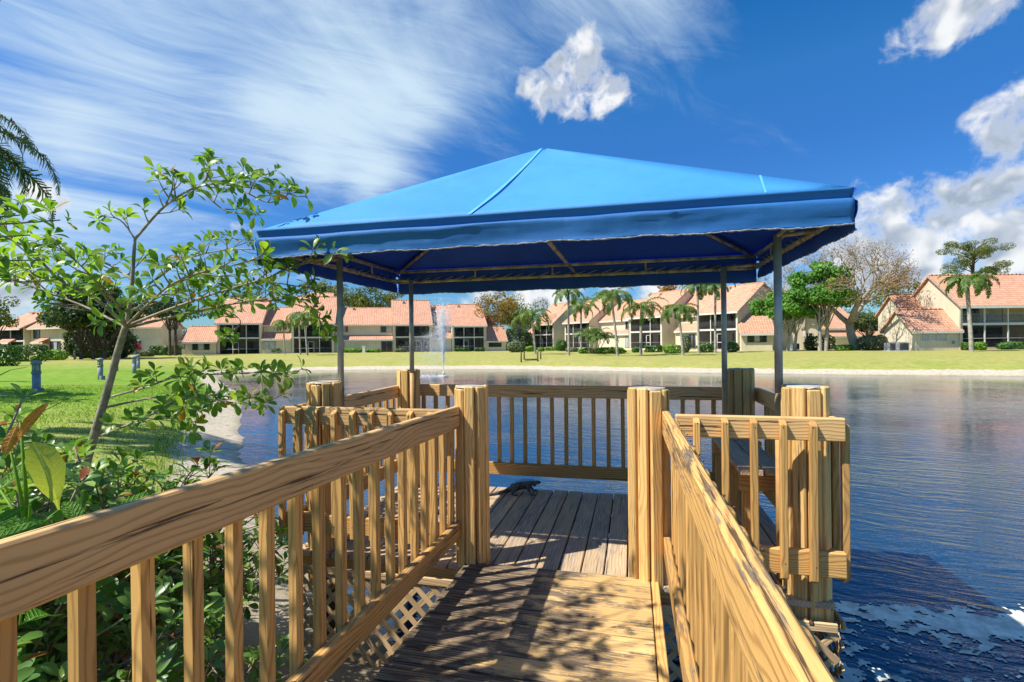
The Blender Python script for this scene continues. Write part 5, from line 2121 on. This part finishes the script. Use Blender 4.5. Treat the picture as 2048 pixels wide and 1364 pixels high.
def hedge(label, px0, px1, ytop, z, mat='hedge', depth=1.4, leaf=.16, seed=0, name='clipped_hedge', group='hedges and shrubs by the houses', dens=2.0, ybase=None, rough=.12):
    rng = np.random.default_rng(seed + 100)
    pa, pb = WG(px0, z), WG(px1, z)
    c = (pa + pb) / 2
    w = (pb - pa).length
    top = W((px0 + px1) / 2, ytop, z).z
    h = max(.35, top - c.z)
    t = thing(name, label, 'hedge' if 'hedge' in name else 'shrub', c, YAW, group)
    n = int(dens * (w * h * 2 + w * depth + depth * h * 2) * 42)
    n = min(max(n, 400), 9000)
    # points on a rounded box shell with bumps
    u = rng.uniform(-1, 1, (n, 3))
    m = np.argmax(np.abs(u) * np.array([1, 1, 1]), axis=1)
    ax = rng.integers(0, 3, n)
    u[np.arange(n), ax] = np.sign(u[np.arange(n), ax])
    ln = np.linalg.norm(u, axis=1, keepdims=True)
    k = .22 if 'hedge' in name else .75
    u = u * (1 - k) + (u / ln * 1.05) * k
    bump = 1 + rough * np.sin(u[:, :1] * w * 2.2 + seed) * np.sin(u[:, 2:3] * 4 + seed * 2) + rng.normal(0, .05, (n, 1))
    u *= bump
    P = np.stack([u[:, 0] * w / 2, u[:, 1] * depth / 2, (u[:, 2] * .5 + .5) * h], 1)
    N = u + rand_unit(n, rng) * .7
    N /= np.linalg.norm(N, axis=1, keepdims=True)
    v, f, a = leaf_cloud(P, N, rng.uniform(.7, 1.3, n) * leaf, np.clip(rng.uniform(0, .9, n), 0, .99), rng, .65)
    obj('foliage', np_mesh('foliage', v, f, M[mat], False, a), None, t)
    mb = MB()
    for q in range(3):
        x = (q - 1) * w * .28
        mb.tube([(x, 0, -.2), (x + .05, 0, h * .5), (x + .2, 0, h * .8)], [.05, .04, .02], 5)
    obj('stems', mb.mesh('stems', M['bark_far']), None, t)


HED = [
    ('tall dark clipped hedge at the far left edge', -30, 22, 692, 40, 'hedge', 1.6, 'clipped_hedge'),
    ('dark clipped hedge before the far-left house', 24, 88, 692, 52, 'hedge', 1.6, 'clipped_hedge'),
    ('lime green mound beside the dark left hedge', 90, 130, 701, 56, 'hedge_lime', 1.5, 'rounded_shrub'),
    ('dark shady thicket under the broad dark oak', 140, 262, 655, 64, 'far_dark', 3.0, 'rounded_shrub'),
    ('dark undergrowth beneath the rusty tree in the gap', 1000, 1064, 660, 96, 'far_dark', 3.0, 'rounded_shrub'),
    ('pale flowering low shrub behind the leaning trunk', 276, 305, 702, 70, 'hedge_pale', 1.2, 'rounded_shrub'),
    ('long dark hedge left of the low wing of the row', 304, 356, 692, 78, 'hedge', 1.8, 'clipped_hedge'),
    ('dark clipped hedge under the leftmost porch window of the row', 428, 458, 699, 83, 'hedge', 1.2, 'clipped_hedge'),
    ('dark clipped hedge in front of the leftmost porch of the row', 476, 514, 700, 84, 'hedge', 1.2, 'clipped_hedge'),
    ('lime rounded shrub between the first two porches of the row', 523, 566, 696, 84, 'hedge_lime', 1.6, 'rounded_shrub'),
    ('lime rounded hedge left of the white utility pedestal', 684, 724, 697, 84, 'hedge_lime', 1.5, 'rounded_shrub'),
    ('lime rounded hedge right of the white utility pedestal', 733, 760, 698, 84, 'hedge_lime', 1.5, 'rounded_shrub'),
    ('pale small shrub under the third porch of the row', 790, 811, 697, 86, 'hedge_pale', 1.1, 'rounded_shrub'),
    ('clipped green hedge under the rightmost porch, left piece', 911, 938, 696, 90, 'hedge', 1.2, 'clipped_hedge'),
    ('clipped green hedge under the rightmost porch, right piece', 950, 968, 696, 90, 'hedge', 1.2, 'clipped_hedge'),
    ('pale grey green round bush right of the long row', 1015, 1050, 683, 80, 'hedge_pale', 2.4, 'rounded_shrub'),
    ('lime bush beside the pale bush in the gap', 1051, 1068, 693, 84, 'hedge_lime', 1.6, 'rounded_shrub'),
    ('small lime bush right of the leaning palm', 1076, 1088, 695, 84, 'hedge_lime', 1.2, 'rounded_shrub'),
    ('lime low hedge under the far balcony of the receding row', 1091, 1118, 694, 88, 'hedge_lime', 1.2, 'rounded_shrub'),
    ('dark dense bush against the far balcony corner', 1113, 1132, 680, 84, 'hedge', 1.8, 'rounded_shrub'),
    ('pale low shrub behind the tallest palm trunk', 1132, 1156, 696, 74, 'hedge_pale', 1.2, 'rounded_shrub'),
    ('long lime hedge in front of the blank white wall', 1157, 1192, 697, 64, 'hedge_lime', 1.3, 'rounded_shrub'),
    ('lime hedge between the leaning palm and the areca clump', 1193, 1248, 695, 62, 'hedge_lime', 1.3, 'rounded_shrub'),
    ('small green shrub by the third balcony corner', 1265, 1278, 695, 66, 'hedge', 1.0, 'rounded_shrub'),
    ('dark clipped hedge under the third balcony', 1292, 1322, 692, 66, 'hedge', 1.2, 'clipped_hedge'),
    ('bright round bush by the shaggy palm trunk', 1328, 1362, 690, 60, 'hedge_lime', 1.6, 'rounded_shrub'),
    ('pale rosy shrub behind the shaggy palm trunk', 1366, 1378, 668, 62, 'hedge_pale', 1.4, 'rounded_shrub'),
    ('green clipped shrub under the nearest balcony left of the canopy post', 1398, 1428, 688, 61, 'hedge', 1.2, 'clipped_hedge'),
    ('dark green bush right of the back canopy post', 1451, 1475, 684, 60, 'hedge', 1.5, 'rounded_shrub'),
    ('dark thorny shrub under the twin bright green trees', 1612, 1668, 672, 60, 'far_dark', 1.6, 'rounded_shrub'),
    ('pale leafless shrub beside the air conditioners', 1720, 1776, 672, 56, 'hedge_pale', 1.6, 'rounded_shrub'),
    ('low green ground shrub at the foot of the bare tree', 1672, 1706, 690, 55, 'hedge_lime', 1.2, 'rounded_shrub'),
    ('small green shrub at the right house porch, left of the palm', 1928, 1940, 685, 50.5, 'hedge', 1.0, 'rounded_shrub'),
    ('green shrub at the right house porch just right of the palm', 1949, 1968, 685, 50.5, 'hedge_lime', 1.0, 'rounded_shrub'),
    ('green hedge at the right picture edge before the porch', 1998, 2060, 684, 50.5, 'hedge', 1.2, 'rounded_shrub'),
]
for i, (lab, a, b, yt, z, mt, dp, nm) in enumerate(HED):
    hedge(lab, a, b, yt, z, mt, dp, .27 if z > 60 else .22, i, nm)


def flower_bush():
    p = WG(273, 66)
    t = thing('flower_bush', 'magenta flower cluster at the dark oak foot', 'shrub', p)
    rng = np.random.default_rng(1)
    P, N = clump_points([(0, 0, 1.5), (.35, 0, 1.2)], [.5, .35], [160, 90], rng)
    v, f, a = leaf_cloud(P, N, .14, rng.uniform(0, 1, len(P)), rng, .8)
    obj('flowers', np_mesh('flowers', v, f, M['flower'], False, a), None, t)['kind'] = 'stuff'
    mb = MB()
    mb.tube([(0, 0, -.2), (.03, 0, .7), (0, 0, 1.3)], [.05, .04, .03], 5)
    obj('stem', mb.mesh('stem', M['bark_far']), None, t)


flower_bush()


def treeline():
    rng = np.random.default_rng(9)
    V, F_, A = [], [], []
    n0 = 0
    for k in range(70):
        px = -500 + k * 45 + rng.uniform(-20, 20)
        z = rng.uniform(150, 185)
        q = W(px, 682, z)
        h = rng.uniform(6.5, 9.0) if 830 < px < 960 or 380 < px < 560 else rng.uniform(7.5, 11.5)
        C, Rr = [], []
        for j in range(7):
            C.append((q.x + rng.normal(0, 3), q.y + rng.normal(0, 3), h * rng.uniform(.35, .85)))
            Rr.append(rng.uniform(1.6, 2.8))
        P, N = clump_points(C, Rr, [110] * 7, rng)
        v, f, a = leaf_cloud(P, N, rng.uniform(.7, 1.2, len(P)) * .8, np.clip(rng.uniform(0, .5) + rng.uniform(0, .5, len(P)), 0, .99), rng)
        V.append(v)
        F_.append(f + n0)
        A.append(a)
        n0 += len(v)
    me = np_mesh('distant_treeline', np.concatenate(V), np.concatenate(F_), M['far_olive'], False, np.concatenate(A))
    tag(obj('distant_treeline', me), 'distant olive treeline behind all the houses', 'treeline', kind='stuff')


treeline()


# ------------------------------------------------------------------ foreground foliage
def leaf_mesh(L, wd, tint, mat, curl=.12, fold=.18, seed=0, nseg=5):
    """obovate leaf: base at the origin, along +X, upper side +Z"""
    V, Q, A = [], [], []
    prof = [(0, .04), (.12, .13), (.35, .62), (.6, .98), (.8, .86), (.93, .48), (1.0, .03)]
    rng = random.Random(seed)
    for i, (s, w) in enumerate(prof):
        z = -curl * L * s * s + .04 * L * math.sin(s * 3)
        hw = w * wd / 2
        wob = rng.uniform(-.04, .04) * wd
        V += [(s * L, -hw, z + fold * hw + wob), (s * L, 0, z), (s * L, hw, z + fold * hw - wob)]
        A += [tint] * 3
    for i in range(len(prof) - 1):
        a = i * 3
        Q += [(a, a + 3, a + 4, a + 1), (a + 1, a + 4, a + 5, a + 2)]
    return np.array(V), np.array(Q), A


LEAVES = {}


def shared_leaf(kind, k):
    key = (kind, k)
    if key not in LEAVES:
        mat = {'tree': 'leaf_tree', 'shrub': 'leaf_shrub'}[kind]
        V, Q, A = leaf_mesh(1.0, [.42, .48, .38, .45][k % 4], 0.0, mat, [.10, .22, .02, .3][k % 4], [.25, .4, .15, .3][k % 4], k)
        LEAVES[key] = np_mesh('leaf', V, Q, M[mat], True, A)
    return LEAVES[key]


def leaf_matrix(p, d, up, L):
    x = d.normalized()
    z = (up - x * up.dot(x))
    if z.length < 1e-4:
        z = x.orthogonal()
    z.normalize()
    y = z.cross(x)
    return Matrix(((x.x * L, y.x * L, z.x * L, p.x), (x.y * L, y.y * L, z.y * L, p.y), (x.z * L, y.z * L, z.z * L, p.z), (0, 0, 0, 1)))


def rosette(p, d, n, L, rng, spread=1.0):
    """whorl of leaves round a twig tip"""
    res = []
    d = d.normalized()
    a0 = rng.uniform(0, 6.28)
    for k in range(n):
        a = a0 + k * 2.399
        o = d.orthogonal().normalized()
        o.rotate(Quaternion(d, a))
        v = (d * rng.uniform(.15, .75) + o * spread + Vector((0, 0, .22))).normalized()
        ll = L * rng.uniform(.6, 1.12)
        up = (d * .9 + Vector((0, 0, .8)) + o * .0).normalized()
        up = (up + Vector((rng.gauss(0, .25), rng.gauss(0, .25), 0))).normalized()
        res.append(leaf_matrix(p - d * rng.uniform(0, .025) + v * .008, v, up, ll))
    return res


def place_leaves(t, base, mats, kind, rng, limit=300, name='leaf'):
    """the nearest `limit` leaves are parts of their own, the rest one mass"""
    eye = Vector((0, 0, EYE))
    mats = sorted(mats, key=lambda m: (m.translation - eye).length / m.to_scale().x)
    inv = Matrix.Translation(-Vector(base))
    fwd = Vector((-math.sin(YAW), math.cos(YAW), 0))
    rgt = Vector((math.cos(YAW), math.sin(YAW), 0))

    def seen(m):
        v = m.translation - eye
        z = v.dot(fwd)
        return z > .2 and abs(v.dot(rgt)) < z * 1.0 and abs(v.z) < z * .67
    vis = [m for m in mats if seen(m)]
    rest = [m for m in mats if not seen(m)]
    rest += vis[limit:]
    for m in vis[:limit]:
        obj(name, shared_leaf(kind, rng.randrange(4)), None, t, inv @ m)
    if rest:
        V, Q, A = [], [], []
        tpl = [leaf_mesh(1.0, [.42, .48, .38, .45][k], 0, '', [.10, .22, .02, .3][k], [.25, .4, .15, .3][k], k) for k in range(4)]
        n0 = 0
        for m in rest:
            v, q, _ = tpl[rng.randrange(4)]
            mm = np.array(inv @ m)
            V.append(v @ mm[:3, :3].T + mm[:3, 3])
            Q.append(q + n0)
            A.append(np.full(len(v), rng.random()))
            n0 += len(v)
        o = obj('foliage', np_mesh('foliage', np.concatenate(V), np.concatenate(Q), M['leaf_tree' if kind == 'tree' else 'leaf_shrub'], True, np.concatenate(A)), None, t)
        o['kind'] = 'stuff'


def sapling():
    rng = random.Random(12)
    base = W(150, 1060, 4.1)
    base.z = ground(base.x, base.y)
    t = thing('leaning_tree', 'young leaning tree with tiered branches of glossy leaves left of the dock', 'tree', base, 0, 'trees on the left bank')
    mb = MB()
    leaves = []

    def path(pp):
        return smooth_path([W(*q) for q in pp], 5)

    def limb(pp, r0, r1, sides=7):
        pts = path(pp)
        mb.tube([p - base for p in pts], np.linspace(r0, r1, len(pts)), sides)
        return pts

    def twigs(pts, start, every, tl, L, up=.5, n=(4, 7), sub=True):
        """side twigs with a whorl at each tip, plus whorls along the branch"""
        acc = 0
        tot = sum((b - a).length for a, b in zip(pts, pts[1:]))
        s = start * tot
        side = 1
        while s < tot:
            q = s
            for a, b in zip(pts, pts[1:]):
                l = (b - a).length
                if q <= l:
                    break
                q -= l
            p = a.lerp(b, min(1, q / max(l, 1e-6)))
            d = (b - a).normalized()
            o = d.cross(Vector((0, 0, 1))).normalized() * side
            o.rotate(Quaternion(d, rng.uniform(-.7, .7)))
            td = (d * .7 + o * rng.uniform(.5, 1.1) + Vector((0, 0, up * rng.uniform(.1, 1.0)))).normalized()
            ln = tl * rng.uniform(.45, 1.2) * (1.15 - .5 * s / tot)
            e = p + td * ln
            m = p.lerp(e, .5) + Vector((0, 0, -.01))
            mb.tube([p - base, m - base, e - base], [.006, .0045, .003], 4)
            leaves.extend(rosette(e, td, rng.randint(*n), L, rng))
            if sub and ln > .16:
                for _ in range(rng.choice((1, 1, 2))):
                    td2 = (td + Vector((rng.gauss(0, .6), rng.gauss(0, .6), rng.gauss(.25, .3)))).normalized()
                    e2 = m + td2 * ln * rng.uniform(.4, .7)
                    mb.tube([m - base, e2 - base], [.004, .0025], 3)
                    leaves.extend(rosette(e2, td2, rng.randint(*n), L * .92, rng))
            side *= -1
            s += every * rng.uniform(.6, 1.4)
        leaves.extend(rosette(pts[-1], (pts[-1] - pts[-3]), rng.randint(5, 7), L * .85, rng))
    Z = 4.0
    trunk = limb([(135, 1120, 4.15), (163, 965, Z), (190, 865, Z), (212, 790, Z), (238, 695, Z), (252, 650, Z)], .036, .023, 9)
    up = limb([(252, 652, Z), (262, 590, Z), (267, 520, Z), (270, 475, Z)], .017, .011)
    top = limb([(270, 478, Z), (330, 412, 3.9), (400, 372, 3.8), (470, 372, 3.7), (585, 388, 3.6)], .0105, .0035)
    twigs(top, .12, .095, .22, .108, .9)
    for pp in ([(270, 478, Z), (240, 440, Z), (200, 432, 3.95)], [(330, 412, 3.9), (345, 370, 3.85), (318, 345, 3.8)], [(400, 372, 3.8), (420, 345, 3.8), (412, 315, 3.8)],
               [(470, 372, 3.7), (500, 350, 3.7), (540, 358, 3.65)], [(400, 378, 3.8), (450, 420, 3.8), (520, 430, 3.75)], [(470, 372, 3.7), (540, 405, 3.6), (590, 378, 3.55)]):
        twigs(limb(pp, .007, .003, 5), .25, .095, .15, .10, .8)
    # middle tier
    mids = [[(252, 652, Z), (195, 600, 3.8), (120, 560, 3.6), (60, 500, 3.4), (0, 470, 3.3), (-40, 450, 3.2)],
            [(252, 655, Z), (180, 618, 4.1), (110, 590, 4.1), (30, 560, 4.1), (-30, 540, 4.1)],
            [(254, 650, Z), (300, 605, 3.7), (340, 570, 3.4), (400, 545, 3.2), (470, 530, 3.1)],
            [(254, 652, Z), (330, 622, 4.0), (420, 590, 3.9), (520, 560, 3.7), (600, 530, 3.5), (690, 508, 3.35)],
            [(254, 655, Z), (340, 635, 4.2), (440, 612, 4.2), (540, 600, 4.1), (620, 620, 4.0), (655, 668, 4.0)],
            [(252, 652, Z), (235, 610, 3.6), (190, 560, 3.3), (150, 520, 3.1)],
            [(262, 590, Z), (310, 560, 4.2), (370, 520, 4.3), (450, 500, 4.3), (560, 500, 4.2)],
            [(265, 560, Z), (230, 535, 4.2), (190, 515, 4.3)]]
    for i, pp in enumerate(mids):
        twigs(limb(pp, .0135 if i in (0, 3, 4) else .0105, .0035), .2, .10 if i in (3, 4, 6) else .078, .25, .092 if i in (3, 4, 6) else .105, .7)
    for pp in ([(420, 590, 3.9), (500, 600, 3.7), (580, 590, 3.6)], [(520, 560, 3.7), (580, 570, 3.6), (640, 580, 3.5)], [(120, 560, 3.6), (80, 555, 3.5), (20, 520, 3.5)], [(440, 612, 4.2), (480, 640, 4.1), (470, 665, 4.1)],
               [(540, 600, 4.1), (600, 600, 4.0), (640, 640, 3.9)]):
        twigs(limb(pp, .006, .0025, 5), .15, .09, .2, .092, .6)
    # low right tiers
    lows = [[(219, 794, Z), (290, 775, 3.9), (360, 752, 3.8), (450, 748, 3.7), (520, 745, 3.6), (578, 752, 3.5)],
            [(212, 815, Z), (280, 800, 4.1), (350, 790, 4.2), (430, 800, 4.2), (520, 812, 4.1)],
            [(200, 872, Z), (260, 848, 3.9), (300, 830, 3.8), (350, 822, 3.7), (390, 850, 3.6)],
            [(300, 830, 3.8), (360, 800, 3.7), (440, 790, 3.6), (530, 806, 3.5)]]
    for pp in lows:
        twigs(limb(pp, .010, .003), .22, .082, .20, .10, .35)
    obj('trunk', mb.mesh('trunk', M['bark']), None, t)
    place_leaves(t, base, leaves, 'tree', rng, 300)
    print('sapling leaves', len(leaves))


sapling()


def shrub(label, x, y, h, rad, seed, n_stems=26, L=.085, limit=120, rise=.0, flat=.6, group='leafy shrubs along the ramp railing', kind='shrub', n=(5, 8), sub=4, name='leafy_shrub', zmin=.25):
    rng = random.Random(seed)
    base = Vector((x, y, ground(x, y)))
    t = thing(name, label, 'shrub', base, 0, group)
    mb = MB()
    leaves = []
    for k in range(n_stems):
        a = k * 2.399 + rng.uniform(-.3, .3)
        r = rad * math.sqrt((k + .5) / n_stems)
        tip = Vector((math.cos(a) * r, math.sin(a) * r, h * (1 - flat * (r / rad) ** 2) * rng.uniform(.72, 1.08)))
        m = Vector((tip.x * .35, tip.y * .35, tip.z * .62))
        pts = smooth_path([Vector((rng.gauss(0, .05), rng.gauss(0, .05), -.05)), m, tip], 4)
        mb.tube(pts, np.linspace(.011, .004, len(pts)), 4)
        d = (tip - m).normalized()
        leaves.extend(rosette(base + tip, d + Vector((0, 0, .5)), rng.randint(*n), L, rng))
        for j in range(sub):
            f = rng.uniform(zmin, .95)
            i = min(int(f * (len(pts) - 1)), len(pts) - 2)
            p = pts[i].lerp(pts[i + 1], .5)
            o = Vector((rng.gauss(0, 1), rng.gauss(0, 1), rng.uniform(.0, .9))).normalized()
            e = p + o * rng.uniform(.08, .26)
            mb.tube([p, e], [.004, .0025], 3)
            leaves.extend(rosette(base + e, o + Vector((0, 0, .4)), rng.randint(*n), L * .95, rng))
    obj('stems', mb.mesh('stems', M['bark']), None, t)
    place_leaves(t, base, leaves, kind, rng, limit)
    return len(leaves)


shrub('glossy shrub under the leaning tree, its top above the ramp rail', -2.95, 2.35, 1.30, .90, 31, 54, .10, sub=6)
shrub('leafy shrub nearest the dock, beside the sandy bank', -2.95, 3.0, .95, .62, 32, 30, .09)
shrub('dense shrub behind the left end of the ramp rail', -2.55, 1.55, 1.32, .80, 33, 54, .10, sub=6)
shrub('shrub at the lower left corner behind the nearest pickets', -1.90, .95, 1.0, .60, 34, 38, .09)
shrub('shrub at the left edge below the yellow leaf', -3.25, 1.75, 1.60, .95, 35, 54, .10, sub=6)
shrub('low shrub hanging over the sand between the ramp pickets', -1.85, 1.75, .78, .52, 36, 28, .085)
shrub('far shrub at the grass edge left of the leaning trunk', -4.0, 2.55, 1.25, .85, 37, 40, .10)


def shade_tree():
    """a fuller tree of the same kind just beyond the left edge; a few bright leaves reach in, its shade dapples the ramp"""
    rng = random.Random(77)
    base = Vector((-3.35, .55, 0))
    base.z = ground(base.x, base.y)
    t = thing('overhanging_tree', 'bright leafy branches reaching in at the left edge below the palm', 'tree', base, 0, 'trees on the left bank')
    mb = MB()
    leaves = []
    eye = Vector((0, 0, EYE))
    fwd, rgt = Vector((-math.sin(YAW), math.cos(YAW), 0)), Vector((math.cos(YAW), math.sin(YAW), 0))

    def inside(q):
        v = q - eye
        z = v.dot(fwd)
        return z > .1 and abs(v.dot(rgt)) < z * 1.06 and v.z < z * .72
    pts = smooth_path([(0, 0, -.1), (.05, .05, .9), (.25, .15, 2.0), (.6, .3, 3.1)], 4)
    mb.tube(pts, np.linspace(.06, .03, len(pts)), 8)
    for k in range(44):
        a = k * 2.399
        z0 = rng.uniform(2.5, 3.1)
        r = 1.0 * math.sqrt((k + .5) / 44)
        o = Vector((.80 + math.cos(a) * r, .42 + math.sin(a) * r, z0 + rng.uniform(.1, 1.2)))
        s = Vector((.55, .28, z0 - .2))
        if inside(base + o):
            continue
        pp = smooth_path([s, s.lerp(o, .55) + Vector((0, 0, .12)), o], 3)
        mb.tube(pp, np.linspace(.013, .004, len(pp)), 5)
        for j in range(2 + k % 2):
            q = pp[rng.randrange(3, len(pp))]
            d = Vector((rng.gauss(0, 1), rng.gauss(0, 1), rng.uniform(0, 1))).normalized()
            e = q + d * rng.uniform(.06, .28)
            if inside(base + e):
                continue
            mb.tube([q, e], [.004, .0025], 3)
            leaves.extend(rosette(base + e, d + Vector((0, 0, .4)), rng.randint(4, 7), .12, rng))
    for tgt in (W(60, 470, 2.9), W(120, 440, 3.0), W(40, 430, 2.8), W(30, 560, 2.9), W(90, 520, 3.1)):
        s = base + Vector((.12, .08, 1.5))
        pp = smooth_path([s, s.lerp(tgt, .5) + Vector((0, 0, .15)), tgt], 4)
        mb.tube([q - base for q in pp], np.linspace(.014, .004, len(pp)), 5)
        for q in pp[4:]:
            for _ in range(2):
                d = Vector((rng.gauss(0, 1), rng.gauss(0, 1), rng.uniform(0, 1))).normalized()
                leaves.extend(rosette(q + d * rng.uniform(.03, .12), d + Vector((0, 0, .4)), rng.randint(4, 6), .10, rng))
    obj('trunk', mb.mesh('trunk', M['bark']), None, t)
    place_leaves(t, base, leaves, 'tree', rng, 60)


shade_tree()


def broadleaf():
    rng = random.Random(8)
    base = Vector((-1.95, .62, 0))
    base.z = ground(base.x, base.y)
    t = thing('broadleaf_plant', 'broad-leaved plant with a yellow and an orange leaf at the left edge', 'plant', base, 0)
    mb = MB()
    spec = [  # base px,py,z  tip px,py,z  width ratio, material
        ((118, 1020, 1.9), (75, 885, 1.85), .42, 'leaf_yellow'), ((22, 905, 1.8), (82, 805, 1.8), .20, 'leaf_orange'), ((40, 840, 1.85), (8, 905, 1.75), .25, 'leaf_orange'),
        ((205, 1052, 2.05), (302, 984, 2.1), .42, 'leaf_big'), ((130, 1055, 1.8), (205, 1030, 1.85), .5, 'leaf_big'), ((95, 1040, 1.75), (-20, 1062, 1.6), .42, 'leaf_big'),
        ((60, 1010, 1.8), (-20, 1050, 1.7), .4, 'leaf_big'), ((110, 1030, 1.85), (5, 1095, 1.7), .45, 'leaf_big'), ((30, 1100, 1.5), (-30, 1080, 1.4), .5, 'leaf_big'),
        ((20, 1180, 1.75), (110, 1150, 1.9), .45, 'leaf_big'), ((40, 1250, 1.6), (120, 1215, 1.8), .5, 'leaf_big'), ((-15, 1330, 1.35), (48, 1318, 1.42), .45, 'leaf_big'), ((-25, 1372, 1.2), (45, 1355, 1.3), .55, 'leaf_big'),
        ((120, 1200, 1.9), (60, 1120, 1.9), .5, 'leaf_big'), ((0, 980, 1.9), (55, 930, 2.0), .45, 'leaf_big'), ((170, 1060, 2.0), (130, 1000, 2.0), .45, 'leaf_big'), ((150, 1110, 1.95), (230, 1095, 2.05), .42, 'leaf_big')]
    hub = W(60, 1120, 1.85)
    for k, (a, b, wr, mt) in enumerate(spec):
        A, B = W(*a), W(*b)
        L = (B - A).length
        V, Q, At = leaf_mesh(1.0, wr, .25 + .5 * rng.random(), mt, .15, .3, k)
        me = np_mesh('leaf', V, Q, M[mt], True, At)
        view = (Vector((0, 0, EYE)) - A).normalized()
        upv = (Vector((0, 0, 1)) * .8 + view * .7).normalized()
        o = obj('leaf', me, None, t, Matrix.Translation(-base) @ leaf_matrix(A, B - A, upv, L))
        if mt == 'leaf_orange':
            o['label'] = 'narrow orange leaf'
        elif mt == 'leaf_yellow':
            o['label'] = 'yellow green ribbed leaf'
        c = A.lerp(hub, .5) + Vector((0, 0, .05))
        mb.tube([q - base for q in (hub, c, A)], [.009, .006, .004], 5)
    mb.tube([Vector((0, 0, -.05)), (hub - base) * .5 + Vector((.02, 0, .05)), hub - base], [.016, .013, .010], 6)
    # dry pale stalks
    for a, b in (((0, 735, 1.9), (115, 735, 2.0)),):
        mb.tube([W(-20, 760, 2.0) - base, W(20, 740, 2.0) - base, W(55, 734, 2.0) - base], [.003, .0025, .001], 4)
        mb.tube([W(-20, 763, 2.1) - base, W(30, 762, 2.1) - base, W(62, 764, 2.1) - base], [.003, .0025, .001], 4)
        mb.tube([W(20, 870, 1.9) - base, W(90, 820, 1.95) - base, W(150, 790, 2.0) - base], [.003, .0025, .001], 4)
    obj('stem', mb.mesh('stem', M['hedge_lime']), None, t)


broadleaf()

far_tree('shady tree beyond the left edge casting long shadows on the lawn', -500, 13.0, 8.0, 5.5, 4.8, 'far_dark', 41, leaves=2600, leaf=.3, n_clumps=26, group='trees on the left bank', dy=.5)
